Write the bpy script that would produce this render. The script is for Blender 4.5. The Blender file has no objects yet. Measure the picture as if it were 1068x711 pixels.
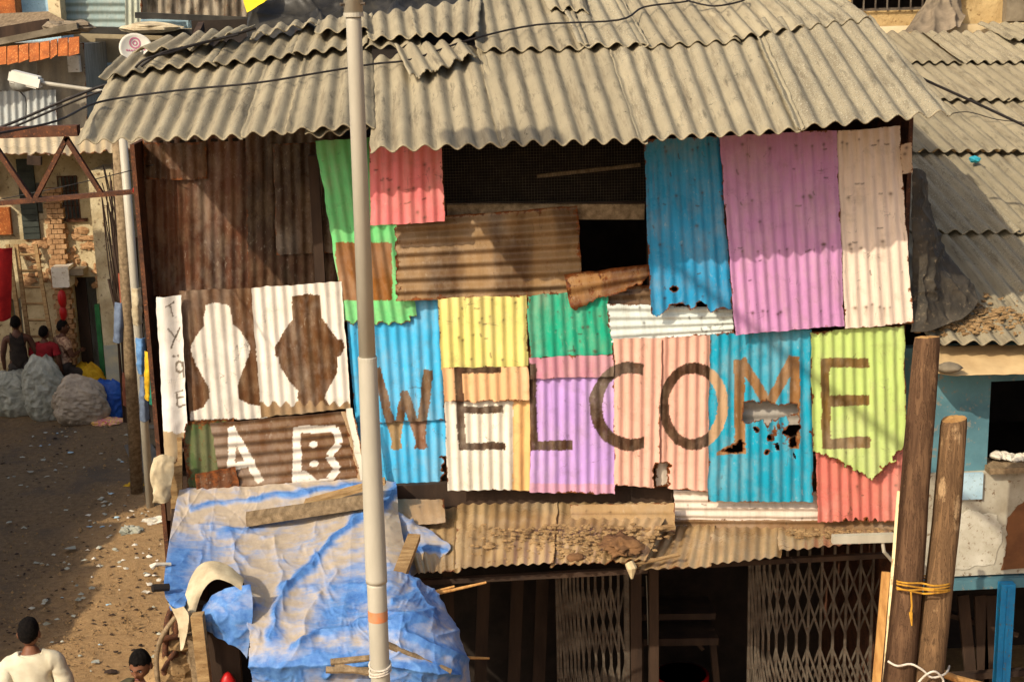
import bpy, math, random
import numpy as np
from mathutils import Vector, Matrix
random.seed(7); RNG = np.random.default_rng(7)
SC = bpy.context.scene
COL = SC.collection

# ------------------------------------------------------------------ camera
F = 1500.0; CW, CH = 1068.0, 711.0
CAM = np.array([0.0, -9.7, 6.2])
YAW, PITCH, ROLL = math.radians(3.0), math.radians(13.3), math.radians(1.5)
_f = np.array([math.sin(YAW)*math.cos(PITCH), math.cos(YAW)*math.cos(PITCH), -math.sin(PITCH)])
_r0 = np.array([math.cos(YAW), -math.sin(YAW), 0.0])
_u0 = np.cross(_r0, _f)
R_ = _r0*math.cos(ROLL) - _u0*math.sin(ROLL)
U_ = _u0*math.cos(ROLL) + _r0*math.sin(ROLL)
def ray(px, py):
    d = R_*((px-CW/2)/F) + U_*((CH/2-py)/F) + _f
    return d
def P(px, py, Y=0.0):
    d = ray(px, py); t = (Y-CAM[1])/d[1]
    return CAM + d*t
def gz(Y): t = min(1, max(0, (Y-5.0)/5.0)); return 0.0
def G(px, py, z=None):
    d = ray(px, py); z0 = 0.0 if z is None else z
    for _ in range(14):
        t = (z0-CAM[2])/d[2]; p = CAM + d*t
        if z is None: z0 = .5*z0+.5*gz(p[1])
    return p
def PL(px, py, pl):
    o, n = pl; d = ray(px, py); t = np.dot(o-CAM, n)/np.dot(d, n)
    return CAM + d*t
def proj(p):
    d = np.asarray(p)-CAM
    z = d@_f
    return CW/2+F*(d@R_)/z, CH/2-F*(d@U_)/z
cd = bpy.data.cameras.new('Camera'); cam = bpy.data.objects.new('Camera', cd); COL.objects.link(cam)
cd.sensor_fit = 'HORIZONTAL'; cd.sensor_width = 36.0; cd.lens = F/CW*36.0
cd.clip_start = 0.1; cd.clip_end = 2000
M4 = Matrix(((R_[0], U_[0], -_f[0], CAM[0]), (R_[1], U_[1], -_f[1], CAM[1]), (R_[2], U_[2], -_f[2], CAM[2]), (0,0,0,1)))
cam.matrix_world = M4
SC.camera = cam

# ------------------------------------------------------------------ light
SUN = np.array([0.96, 1.0, -1.0]); SUN = SUN/np.linalg.norm(SUN)   # direction of travel
w = bpy.data.worlds.new('World'); SC.world = w; w.use_nodes = True
nt = w.node_tree; sky = nt.nodes.new('ShaderNodeTexSky'); sky.sky_type = 'NISHITA'; sky.sun_disc = False
sky.sun_elevation = math.asin(-SUN[2]); sky.sun_rotation = math.atan2(-SUN[0], -SUN[1])
sky.air_density = 1.0; sky.dust_density = 4.0; sky.ozone_density = 0.6
bg = nt.nodes['Background']; bg.inputs[1].default_value = 0.145
nt.links.new(sky.outputs[0], bg.inputs[0])
sl = bpy.data.lights.new('sun', 'SUN'); sl.energy = 3.55; sl.angle = math.radians(0.5); sl.color = (1.0, 0.90, 0.73)
so = bpy.data.objects.new('sun', sl); COL.objects.link(so)
so.rotation_euler = Vector(SUN).to_track_quat('-Z', 'Y').to_euler(); so.location = (-8, -14, 14)
SC.view_settings.view_transform = 'Standard'; SC.view_settings.look = 'None'
SC.view_settings.exposure = 0.30; SC.view_settings.gamma = 1.0

# ------------------------------------------------------------------ noise
def _hash(ix, iy, seed):
    h = (ix.astype(np.int64)*374761393 + iy.astype(np.int64)*668265263 + seed*144665) & 0x7fffffff
    h = ((h ^ (h >> 13))*1274126177) & 0x7fffffff
    h = h ^ (h >> 16)
    return (h & 0xffff)/65535.0
def vnoise(x, y, seed=0):
    x = np.asarray(x, float); y = np.asarray(y, float)
    ix = np.floor(x); iy = np.floor(y); fx = x-ix; fy = y-iy
    fx = fx*fx*(3-2*fx); fy = fy*fy*(3-2*fy)
    a = _hash(ix, iy, seed); b = _hash(ix+1, iy, seed); c = _hash(ix, iy+1, seed); d = _hash(ix+1, iy+1, seed)
    return (a*(1-fx)+b*fx)*(1-fy) + (c*(1-fx)+d*fx)*fy
def fbm(x, y, seed=0, o=4):
    s = 0; a = .5; t = 0
    for k in range(o):
        s = s + a*vnoise(x*2**k, y*2**k, seed+k*17); t += a; a *= .5
    return s/t     # 0..1
def smooth(a, b, x):
    t = np.clip((x-a)/(b-a+1e-9), 0, 1); return t*t*(3-2*t)

# ------------------------------------------------------------------ colours and materials
def lin(r, g, b):
    return tuple(((c/255)/12.92 if c/255 <= .04045 else ((c/255+.055)/1.055)**2.4) for c in (r, g, b))
class N:
    def __init__(s, name):
        s.m = bpy.data.materials.new(name); s.m.use_nodes = True; s.t = s.m.node_tree
        s.b = s.t.nodes['Principled BSDF']; s.b.inputs['Specular IOR Level'].default_value = .25
        s.tc = None
    def n(s, typ, **kw):
        x = s.t.nodes.new(typ)
        for k, v in kw.items():
            if k.startswith('i_'): x.inputs[k[2:]].default_value = v
            else: setattr(x, k, v)
        return x
    def l(s, a, b): s.t.links.new(a, b)
    def co(s, which='Object', scale=(1,1,1)):
        if not s.tc: s.tc = s.n('ShaderNodeTexCoord')
        mp = s.n('ShaderNodeMapping'); mp.inputs['Scale'].default_value = scale
        s.l(s.tc.outputs[which], mp.inputs[0]); return mp.outputs[0]
    def noise(s, scale, detail=5, rough=.6, which='Object', mp=(1,1,1), dist=0):
        x = s.n('ShaderNodeTexNoise'); x.inputs['Scale'].default_value = scale; x.inputs['Detail'].default_value = detail
        x.inputs['Roughness'].default_value = rough; x.inputs['Distortion'].default_value = dist
        s.l(s.co(which, mp), x.inputs['Vector']); return x.outputs['Fac']
    def ramp(s, fac, a, b, ca=(0,0,0,1), cb=(1,1,1,1)):
        x = s.n('ShaderNodeMapRange', clamp=True); s.l(fac, x.inputs['Value'])
        x.inputs['From Min'].default_value = a; x.inputs['From Max'].default_value = b; return x.outputs['Result']
    def mix(s, fac, a, b, blend='MIX'):
        x = s.n('ShaderNodeMix', data_type='RGBA', blend_type=blend)
        for v, i in ((fac, 0), (a, 6), (b, 7)):
            if isinstance(v, (int, float)): x.inputs[i].default_value = v
            elif isinstance(v, tuple): x.inputs[i].default_value = (*v[:3], 1)
            else: s.l(v, x.inputs[i])
        return x.outputs[2]
    def math(s, op, a, b=0.0):
        x = s.n('ShaderNodeMath', operation=op)
        for i, v in enumerate((a, b)):
            if isinstance(v, (int, float)): x.inputs[i].default_value = v
            else: s.l(v, x.inputs[i])
        return x.outputs[0]
    def bump(s, h, strength=.3, dist=.01):
        x = s.n('ShaderNodeBump'); x.inputs['Strength'].default_value = strength; x.inputs['Distance'].default_value = dist
        s.l(h, x.inputs['Height']); s.l(x.outputs[0], s.b.inputs['Normal'])
    def out(s, col, rough=.7, metal=0.0):
        if isinstance(col, tuple): s.b.inputs['Base Color'].default_value = (*col[:3], 1)
        else: s.l(col, s.b.inputs['Base Color'])
        if isinstance(rough, (int, float)): s.b.inputs['Roughness'].default_value = rough
        else: s.l(rough, s.b.inputs['Roughness'])
        s.b.inputs['Metallic'].default_value = metal
        return s.m
MATS = {}
def simple(name, c, c2=None, scale=6, rough=.75, bump=.25, mp=(1,1,1), metal=0.0, speck=None, bdist=.01):
    if name in MATS: return MATS[name]
    a = N(name); c2 = c2 or tuple(x*.6 for x in c)
    f = a.noise(scale, 7, .62, mp=mp)
    col = a.mix(a.ramp(f, .36, .66), c2, c)
    if speck:
        col = a.mix(a.ramp(a.noise(scale*7, 4, .7, mp=mp), .57, .68), col, speck)
    a.bump(a.noise(scale*5, 5, .7, mp=mp), bump, bdist)
    MATS[name] = a.out(col, rough, metal); return MATS[name]

def make_sheet_mat():
    a = N('painted_tin'); at = a.n('ShaderNodeAttribute', attribute_name='Col')
    uv = 'UV'
    big = a.noise(2.2, 6, .65, uv); streak = a.noise(3.0, 6, .7, uv, (9, .7, 1)); fine = a.noise(38, 6, .75, uv); med = a.noise(11, 7, .7, uv, (1.6,1,1))
    v = a.math('MULTIPLY', a.math('ADD', .66, a.math('MULTIPLY', big, .46)), a.math('ADD', .74, a.math('MULTIPLY', streak, .46)))
    x = a.n('ShaderNodeVectorMath', operation='SCALE'); a.l(at.outputs['Color'], x.inputs[0]); a.l(v, x.inputs['Scale']); col = x.outputs[0]
    run = a.math('MULTIPLY', a.ramp(a.noise(2.6, 5, .65, uv, (9,.55,1)), .56, .72), a.ramp(a.noise(1.9, 5, .6, uv, (1,1,1)), .42, .62))
    col = a.mix(a.math('MULTIPLY', run, .42), col, lin(112,78,50))
    fade = a.ramp(a.noise(1.5, 6, .7, uv, (1.2,.8,1)), .50, .72); col = a.mix(a.math('MULTIPLY', fade, .22), col, lin(214,204,186))
    grime = a.math('MULTIPLY', a.ramp(a.noise(6.5, 7, .72, uv), .55, .75), .38); col = a.mix(grime, col, lin(96,78,58))
    hs = a.n('ShaderNodeHueSaturation'); hs.inputs['Saturation'].default_value = .98; a.l(col, hs.inputs['Color']); col = hs.outputs[0]
    # thin dust veil in patches
    col = a.mix(a.math('MULTIPLY', a.ramp(a.noise(5, 6, .7, uv, (2,.8,1)), .46, .74), .26), col, lin(170,148,116))
    # chips and rust, more where the painted wear value (alpha) is high
    wear = a.math('ADD', a.math('MULTIPLY', med, .55), a.math('MULTIPLY', fine, .45))
    sc1 = a.noise(4, 3, .5, uv, (2.5,.5,1), .6); sc2 = a.noise(3, 3, .5, uv, (.6,2.2,1), .8)
    ln = a.math('MULTIPLY', a.math('ADD', a.ramp(a.math('ABSOLUTE', a.math('SUBTRACT', sc1, .5)), .006, .001), a.ramp(a.math('ABSOLUTE', a.math('SUBTRACT', sc2, .52)), .005, .001)), a.ramp(a.noise(7, 4, .6, uv), .54, .62))
    col = a.mix(a.math('MULTIPLY', ln, .55), col, lin(70,52,40))
    lt = a.math('MULTIPLY', a.ramp(a.noise(42, 4, .75, uv, (1,.45,1)), .58, .66), a.ramp(big, .44, .6))
    col = a.mix(a.math('MULTIPLY', lt, .28), col, lin(196,184,164))
    thr = a.math('SUBTRACT', .775, a.math('MULTIPLY', at.outputs['Alpha'], .44))
    k = a.ramp(a.math('SUBTRACT', wear, thr), -.012, .022)
    rc = a.mix(a.ramp(a.noise(26, 5, .7, uv), .35, .65), lin(58,34,20), lin(128,72,34))
    col = a.mix(k, col, rc)
    a.bump(a.math('ADD', a.math('MULTIPLY', med, .6), a.math('MULTIPLY', fine, .4)), .35, .006)
    MATS['sheet'] = a.out(col, a.ramp(big, 0, 1.6), 0.0)
    a.b.inputs['Roughness'].default_value = .6
    return a.m
make_sheet_mat()

def make_ac_mat():
    a = N('asbestos_cement'); uv = 'UV'
    at = a.n('ShaderNodeAttribute', attribute_name='Col')     # r = tone, g = lichen amount
    sep = a.n('ShaderNodeSeparateColor'); a.l(at.outputs['Color'], sep.inputs[0])
    big = a.noise(1.6, 7, .65, uv); st = a.noise(2.2, 7, .72, uv, (7, .5, 1)); fine = a.noise(60, 6, .8, uv); mid = a.noise(9, 6, .7, uv)
    base = a.mix(a.ramp(big, .3, .7), lin(137,126,102), lin(162,149,121))
    base = a.mix(a.ramp(st, .50, .72), base, lin(110,98,78))
    base = a.mix(a.math('MULTIPLY', a.ramp(st, .42, .25), .35), base, lin(196,180,146))
    lic = a.math('MULTIPLY', a.ramp(a.noise(70, 4, .8, uv, (1,.6,1)), .50, .60), a.ramp(a.math('ADD', mid, a.math('MULTIPLY', sep.outputs[1], .55)), .62, .82))
    base = a.mix(lic, base, a.mix(a.ramp(a.noise(95, 3, .7, uv), .44, .56), lin(92,84,66), lin(186,178,154)))
    base = a.mix(a.ramp(a.noise(24, 4, .7, uv, (1,.6,1)), .66, .72), base, lin(86,76,60))
    base = a.mix(a.math('MULTIPLY', a.ramp(a.noise(3.2, 6, .7, uv, (6,.8,1)), .54, .68), .75), base, lin(84,76,62))
    ln = a.noise(1.7, 4, .5, uv, (1.4,1.1,1), .6); base = a.mix(a.math('MULTIPLY', a.math('MULTIPLY', a.ramp(a.math('ABSOLUTE', a.math('SUBTRACT', ln, .5)), .004, .0006), a.ramp(mid, .52, .6)), .8), base, lin(50,42,34))
    x = a.n('ShaderNodeVectorMath', operation='SCALE'); a.l(base, x.inputs[0]); a.l(sep.outputs[0], x.inputs['Scale'])
    a.bump(a.math('ADD', fine, a.math('MULTIPLY', mid, .8)), .45, .008)
    MATS['ac'] = a.out(x.outputs[0], .9)
make_ac_mat()

# ------------------------------------------------------------------ objects
ORG = {}   # world origin of every object used as parent
def setp(o, label=None, cat=None, group=None, kind=None):
    if label: o['label'] = label
    if cat: o['category'] = cat
    if group: o['group'] = group
    if kind: o['kind'] = kind
    return o
def thing(name, label, cat, loc=(0,0,0), group=None, kind=None):
    o = bpy.data.objects.new(name, None); COL.objects.link(o); o.location = loc; o.empty_display_size = .2
    ORG[o] = np.array(loc, float); return setp(o, label, cat, group, kind)
def mk(name, V, Fc, mat, parent=None, label=None, cat=None, group=None, kind=None, smooth_=False, origin=None):
    V = np.asarray(V, float).reshape(-1, 3)
    if parent is not None: og = ORG[parent]; 
    else: og = np.array(origin, float) if origin is not None else np.array([(V[:,0].min()+V[:,0].max())/2, (V[:,1].min()+V[:,1].max())/2, V[:,2].min()])
    me = bpy.data.meshes.new(name)
    if isinstance(Fc, np.ndarray):
        me.vertices.add(len(V)); me.vertices.foreach_set('co', (V-og).ravel())
        nf, k = Fc.shape
        me.loops.add(nf*k); me.loops.foreach_set('vertex_index', Fc.ravel().astype(np.int32))
        me.polygons.add(nf); me.polygons.foreach_set('loop_start', (np.arange(nf)*k).astype(np.int32))
        me.update(calc_edges=True)
    else:
        me.from_pydata([tuple(v) for v in (V-og)], [], Fc)
    if isinstance(mat, str): mat = MATS[mat]
    if mat: me.materials.append(mat)
    if smooth_: me.polygons.foreach_set('use_smooth', np.ones(len(me.polygons), bool))
    me.update()
    o = bpy.data.objects.new(name, me); COL.objects.link(o)
    if parent is not None: o.parent = parent; ORG[o] = og.copy()
    else: o.location = og; ORG[o] = og
    return setp(o, label, cat, group, kind)
class MB:
    def __init__(s): s.v = []; s.f = []
    def add(s, V, Fc):
        b = len(s.v); s.v += [tuple(map(float, v)) for v in V]; s.f += [tuple(i+b for i in f) for f in Fc]; return s
    def box(s, x0, x1, y0, y1, z0, z1):
        return s.add([(x,y,z) for z in (z0,z1) for y in (y0,y1) for x in (x0,x1)],
                     [(0,2,3,1),(4,5,7,6),(0,1,5,4),(2,6,7,3),(0,4,6,2),(1,3,7,5)])
    def beam(s, a, b, w, h, up=(0,0,1), jit=0):
        a = np.array(a, float); b = np.array(b, float); d = b-a; d /= np.linalg.norm(d)
        up = np.array(up, float)
        if abs(np.dot(d, up)) > .95: up = np.array([0,1.0,0])
        x = np.cross(d, up); x /= np.linalg.norm(x); u = np.cross(x, d)
        V = [p + x*sx*w/2 + u*sz*h/2 + np.array([random.uniform(-jit,jit) for _ in range(3)]) for p in (a,b) for sz in (-1,1) for sx in (-1,1)]
        return s.add(V, [(0,2,3,1),(4,5,7,6),(0,1,5,4),(2,6,7,3),(0,4,6,2),(1,3,7,5)])
    def tube(s, pts, r, seg=8, cap=True, sub=1, wob=0):
        pts = [np.array(p, float) for p in pts]
        rs = list(r) if hasattr(r, '__len__') else [r]*len(pts)
        if sub > 1:
            q = []; qr = []
            n = len(pts)
            for i in range(n-1):
                p0 = pts[max(i-1,0)]; p1 = pts[i]; p2 = pts[i+1]; p3 = pts[min(i+2,n-1)]
                for k in range(sub):
                    t = k/sub
                    q.append(.5*((2*p1)+(-p0+p2)*t+(2*p0-5*p1+4*p2-p3)*t*t+(-p0+3*p1-3*p2+p3)*t**3)); qr.append(rs[i]*(1-t)+rs[i+1]*t)
            q.append(pts[-1]); qr.append(rs[-1]); pts, rs = q, qr
        b = len(s.v); n = len(pts); prev = None
        for i, p in enumerate(pts):
            d = pts[min(i+1,n-1)]-pts[max(i-1,0)]; d = d/(np.linalg.norm(d)+1e-12)
            if prev is None:
                up = np.array([0,0,1.0]) if abs(d[2]) < .9 else np.array([0,1.0,0]); x = np.cross(d, up)
            else: x = prev - d*np.dot(prev, d)
            x /= np.linalg.norm(x)+1e-12; y = np.cross(d, x); prev = x
            for k in range(seg):
                a = 2*math.pi*k/seg; rr = rs[i]*(1+wob*(random.random()-.5))
                s.v.append(tuple(p + (x*math.cos(a)+y*math.sin(a))*rr))
        for i in range(n-1):
            for k in range(seg):
                k2 = (k+1) % seg
                s.f.append((b+i*seg+k, b+i*seg+k2, b+(i+1)*seg+k2, b+(i+1)*seg+k))
        if cap:
            s.f.append(tuple(b+k for k in range(seg))[::-1]); s.f.append(tuple(b+(n-1)*seg+k for k in range(seg)))
        return s
    def blob(s, c, r, nu=12, nv=8, seed=0, rough=.25, freq=2.0):
        c = np.array(c, float); r = np.array(r if hasattr(r,'__len__') else (r,r,r), float); b = len(s.v)
        for j in range(nv+1):
            th = math.pi*j/nv
            for i in range(nu):
                ph = 2*math.pi*i/nu
                d = np.array([math.sin(th)*math.cos(ph), math.sin(th)*math.sin(ph), math.cos(th)])
                k = 1+rough*2*(float(fbm(d[0]*freq+d[2]*1.7+seed*3.1, d[1]*freq-d[2]*1.3+seed, seed, 3))-.5)
                s.v.append(tuple(c+d*r*k))
        for j in range(nv):
            for i in range(nu):
                i2 = (i+1) % nu
                s.f.append((b+j*nu+i, b+(j+1)*nu+i, b+(j+1)*nu+i2, b+j*nu+i2))
        return s
    def build(s, name, mat, parent=None, **kw):
        return mk(name, s.v, s.f, mat, parent, **kw)
def attach_col(o, col):
    at = o.data.attributes.new('Col', 'FLOAT_COLOR', 'POINT'); c = np.ones((len(o.data.vertices), 4)); c[:, :col.shape[1]] = col
    at.data.foreach_set('color', c.ravel())
def attach_uv(o, uv):
    l = o.data.uv_layers.new(name='UVMap'); vi = np.empty(len(o.data.loops), np.int32); o.data.loops.foreach_get('vertex_index', vi)
    l.data.foreach_set('uv', uv[vi].ravel())

# ------------------------------------------------------------------ corrugated sheets
def inpoly(x, y, poly):
    r = np.zeros(x.shape, bool); n = len(poly)
    for i in range(n):
        x1, y1 = poly[i]; x2, y2 = poly[(i+1) % n]
        c = ((y1 > y) != (y2 > y)) & (x < (x2-x1)*(y-y1)/((y2-y1) if y2 != y1 else 1e-9)+x1)
        r ^= c
    return r
def segd(x, y, a, b):
    ax, ay = a; bx, by = b; dx, dy = bx-ax, by-ay; L = dx*dx+dy*dy
    t = np.clip(((x-ax)*dx+(y-ay)*dy)/L, 0, 1)
    return np.hypot(x-ax-t*dx, y-ay-t*dy)
def bar(x, y, a, b, wd, square=True):
    """rectangular brush stroke"""
    ax, ay = a; bx, by = b; L = math.hypot(bx-ax, by-ay); dx, dy = (bx-ax)/L, (by-ay)/L
    s = (x-ax)*dx+(y-ay)*dy; t = (x-ax)*-dy+(y-ay)*dx
    return (s > 0) & (s < L) & (np.abs(t) < wd/2)
SHN = [0]
def sheet(parent, name, quad, Y=0.0, pitch=.074, amp=.0082, d='v', step=.0066, col=(200,200,200), paint=None, keep=None,
          wear=.15, mat='sheet', label=None, off=(0,0), dent=.006, edge=.004, thick=0.0, plane=None, nails=6, keepn=5, rag=0.0, phase=None, fineedge=True):
    SHN[0] += 1; seed = SHN[0]*7+3
    if plane is not None: W = [PL(x, y, plane) for x, y in quad]
    elif hasattr(Y, '__len__'): W = [P(x, y, yy) for (x, y), yy in zip(quad, Y)]
    else: W = [P(x, y, Y) for x, y in quad]
    TL, TR, BR, BL = W
    wd = (np.linalg.norm(TR-TL)+np.linalg.norm(BR-BL))/2; ht = (np.linalg.norm(BL-TL)+np.linalg.norm(BR-TR))/2
    su = min(step, pitch/8) if d == 'v' else step
    sv = min(step, pitch/8) if d == 'h' else step
    nu = max(4, int(wd/su)); nv = max(4, int(ht/sv))
    u, v = np.meshgrid(np.linspace(0,1,nu+1), np.linspace(0,1,nv+1))
    # slightly crooked edges
    if edge:
        eu = (fbm(v*ht*9, v*0+seed, seed, 3)-.5)*2*edge*2/wd; ev = (fbm(u*wd*9, u*0+seed+5, seed+1, 3)-.5)*2*edge*2/ht
        u2 = u+eu*(np.abs(u-.5)*2)**3; v2 = v+ev*(np.abs(v-.5)*2)**3
    else: u2, v2 = u, v
    u3, v3 = u2[...,None], v2[...,None]
    pos = (TL*(1-u3)+TR*u3)*(1-v3) + (BL*(1-u3)+BR*u3)*v3
    n = np.cross(TR-TL, BL-TL); n /= np.linalg.norm(n)
    if n[1] > 0 and plane is None: n = -n
    if plane is not None and n[2] < 0: n = -n
    ph0 = (seed*1.7) % 6.28 if phase is None else phase
    s = (u if d == 'v' else v)*(wd if d == 'v' else ht)
    t = (v if d == 'v' else u)*(ht if d == 'v' else wd)
    ph = 2*math.pi*s/pitch + ph0 + .25*(fbm(s*3, t*2, seed+2, 2)-.5)
    disp = amp*np.sin(ph)*(1-.25*fbm(s*2, t*4, seed+9, 2)) + dent*2*(fbm(u*wd*2.2, v*ht*2.2, seed+3, 4)-.5)
    disp = disp + off[0]*(1-v)+off[1]*v
    pos = pos + n*disp[...,None]
    px, py = proj(pos)
    dist = np.minimum(np.minimum(u, 1-u)*wd, np.minimum(v, 1-v)*ht)
    C = np.zeros(u.shape+(4,)); C[..., :3] = lin(*col) if max(col) > 1.5 else col
    C[..., 3] = wear + .62*np.exp(-dist/.022)*(.1+1.2*fbm(px*.08, py*.08, seed, 3))
    # nails with short stains
    rr = random.Random(seed)
    if nails and mat == 'sheet':
        for q in range(int(nails*2.2)):
            if q % 3 == 2:
                # hooked tear mark: a short dark slit
                a = rr.uniform(.08,.92)*wd; b = rr.uniform(.08,.92)*ht; an = rr.choice((0,.2,-.3,1.4,1.2)); L = rr.uniform(.012,.04)
                du_, dv_ = (u*wd-a), (v*ht-b); s_ = du_*math.cos(an)+dv_*math.sin(an); t_ = -du_*math.sin(an)+dv_*math.cos(an)+ .15*np.abs(s_)
                m = np.exp(-(np.clip(np.abs(s_)-L/2,0,1)/.003)**2-(t_/.0045)**2)
                C[..., :3] = C[..., :3]*(1-m[...,None]*.9)+np.array(lin(48,30,20))*m[...,None]*.9; continue
            a = rr.uniform(.06,.94)*wd; b = rr.choice((.06,.32,.58,.9,rr.random()))*ht+rr.uniform(-.02,.02)
            uu, vv = u*wd-a, v*ht-b
            sz = rr.uniform(.006,.013); m = np.exp(-(uu/sz)**2-(vv/sz)**2)
            m = np.maximum(m, .55*np.exp(-(uu/(sz*.8))**2)*np.exp(-np.clip(vv,0,9)/rr.uniform(.02,.07))*(vv > 0))
            C[..., :3] = C[..., :3]*(1-m[...,None]*.85)+np.array(lin(60,34,20))*m[...,None]*.85
    jx = px+(fbm(px*.07, py*.07, 20, 3)-.5)*2.6+(fbm(px*.45, py*.45, seed+22, 3)-.5)*1.5; jy = py+(fbm(px*.07+9, py*.07, 21, 3)-.5)*2.4+(fbm(px*.45, py*.45+7, seed+23, 3)-.5)*1.5
    if paint is not None: C = paint(C, jx, jy, u, v)
    idx = np.arange((nu+1)*(nv+1)).reshape(nv+1, nu+1)
    Fq = np.stack([idx[:-1,:-1], idx[1:,:-1], idx[1:,1:], idx[:-1,1:]], -1)
    km = np.ones((nv, nu), bool)
    cx = (px[:-1,:-1]+px[1:,1:])/2; cy = (py[:-1,:-1]+py[1:,1:])/2; cu = (u[:-1,:-1]+u[1:,1:])/2; cv = (v[:-1,:-1]+v[1:,1:])/2
    if rag:   # ragged lower edge
        km &= (1-cv)*ht > rag*np.clip(fbm(cu*wd*14, cu*0+seed, seed, 4)*2-.55, 0, 2)
    if keep is not None:
        ccx = cx+(fbm(cx*.22, cy*.22, seed+30, 4)-.5)*keepn; ccy = cy+(fbm(cx*.22+5, cy*.22, seed+31, 4)-.5)*keepn
        km &= keep(ccx, ccy, cu, cv)
    Fq = Fq[km].reshape(-1, 4)
    if not km.all():
        used = np.unique(Fq); rm = np.full((nu+1)*(nv+1), -1); rm[used] = np.arange(len(used)); Fq = rm[Fq]
        # rust round the torn rim
        cnt = np.zeros((nu+1)*(nv+1)); 
        kk = np.pad(~km, 1, mode='constant', constant_values=False).astype(float)
        bl = kk.copy()
        for _ in range(3):
            bl = np.maximum(bl, .72*np.maximum.reduce([np.roll(bl,1,0),np.roll(bl,-1,0),np.roll(bl,1,1),np.roll(bl,-1,1)]))
        e = np.maximum.reduce([bl[:-1,:-1], bl[1:,:-1], bl[:-1,1:], bl[1:,1:]])
        if mat == 'sheet': C[..., 3] = np.maximum(C[..., 3], e*.95*(.55+.6*fbm(px*.2, py*.2, seed+40, 3)))
        V = pos.reshape(-1,3)[used]; CC = C.reshape(-1,4)[used]; UV = np.stack([u*wd+seed*.37, v*ht+seed*.71], -1).reshape(-1,2)[used]
    else:
        V = pos.reshape(-1,3); CC = C.reshape(-1,4); UV = np.stack([u*wd+seed*.37, v*ht+seed*.71], -1).reshape(-1,2)
    o = mk(name, V, np.ascontiguousarray(Fq[:, ::-1]), mat, parent, label=label, smooth_=True)
    attach_col(o, CC); attach_uv(o, UV)
    if thick:
        md = o.modifiers.new('Solidify', 'SOLIDIFY'); md.thickness = thick; md.offset = -1
    return o
# ================================================================== materials
def earth_mat():
    a = N('earth'); n1 = a.noise(.9, 8, .68); n2 = a.noise(14, 7, .72); n3 = a.noise(60, 5, .75)
    soil = a.mix(a.ramp(n2, .35, .68), lin(98,78,54), lin(134,108,76))
    soil = a.mix(a.ramp(n1, .50, .66), soil, lin(92,78,62))
    sunlit_sand = a.mix(a.ramp(n2, .35, .66), lin(150,116,76), lin(180,144,98))
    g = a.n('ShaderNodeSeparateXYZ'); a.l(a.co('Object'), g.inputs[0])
    k = a.math('MULTIPLY', a.ramp(a.math('ADD', g.outputs[0], a.math('MULTIPLY', n1, 1.6)), -3.9, -3.2), a.ramp(a.math('ADD', g.outputs[1], a.math('MULTIPLY', n1, 2.0)), 10.5, 8.6))  # sandy patch of the lane, with its sunlight painted into the paler colour
    c = a.mix(k, soil, sunlit_sand)
    c = a.mix(a.ramp(n3, .60, .70), c, lin(92,76,56)); c = a.mix(a.math('MULTIPLY', a.ramp(n3, .38, .30), .6), c, lin(190,170,138))
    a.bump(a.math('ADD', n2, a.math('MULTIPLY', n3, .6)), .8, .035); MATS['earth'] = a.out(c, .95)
earth_mat()
simple('dark_wood', lin(70,52,38), lin(44,32,24), 5, .85, .3, (1,1,.2))
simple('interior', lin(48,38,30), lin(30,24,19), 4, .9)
simple('grey_wood', lin(150,128,98), lin(104,86,62), 4, .85, .4, (6,1,6), speck=lin(80,62,46))
simple('plank', lin(172,142,98), lin(128,98,62), 5, .85, .4, (1.2,6,6), speck=lin(90,68,46))
simple('new_wood', lin(206,156,92), lin(170,120,66), 5, .8, .3, (6,6,.8))
simple('steel_bar', lin(108,98,84), lin(72,62,52), 9, .6, .3, metal=.25, speck=lin(92,58,36))
simple('rust_iron', lin(96,60,40), lin(58,38,28), 10, .85, .4, speck=lin(140,84,48))
simple('galv', lin(184,176,158), lin(158,150,132), 2.5, .55, .06, (1.2,1.2,.35), metal=.05)
simple('wire', lin(40,34,30), lin(26,22,20), 8, .6)
simple('mesh_wire', lin(96,84,66), lin(60,52,42), 20, .6)
simple('dust_dirt', lin(158,128,88), lin(118,92,60), 7, .95, .8, speck=lin(84,64,44))
simple('plaster', lin(214,196,156), lin(168,146,108), 1.5, .92, .5, speck=lin(132,108,76))
def bark_mat(nm, c1, c2, c3):
    a = N(nm); big = a.noise(2.2, 6, .7, mp=(1,1,.8)); fib = a.noise(9, 6, .7, mp=(3,3,.22), dist=.4); fine = a.noise(40, 5, .7, mp=(2,2,.5)); spot = a.noise(5.5, 5, .65, mp=(1.3,1.3,.8))
    c = a.mix(a.ramp(fib, .34, .66), c2, c1); c = a.mix(a.ramp(big, .48, .66), c, c2); c = a.mix(a.ramp(spot, .60, .68), c, c3); c = a.mix(a.ramp(spot, .36, .28), c, tuple(x*.55 for x in c2))
    c = a.mix(a.ramp(a.math('ABSOLUTE', a.math('SUBTRACT', fib, .5)), .014, .002), c, tuple(x*.45 for x in c2))
    a.bump(a.math('ADD', a.math('MULTIPLY', fib, 1.2), a.math('MULTIPLY', fine, .5)), .9, .014); MATS[nm] = a.out(c, .92); a.b.inputs['Specular IOR Level'].default_value = .12
bark_mat('bark', lin(112,84,60), lin(74,53,38), lin(140,106,76)); bark_mat('bark_pale', lin(128,98,68), lin(88,66,46), lin(168,138,102))
simple('cut_wood', lin(186,146,90), lin(146,106,60), 9, .9, .4)

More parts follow.
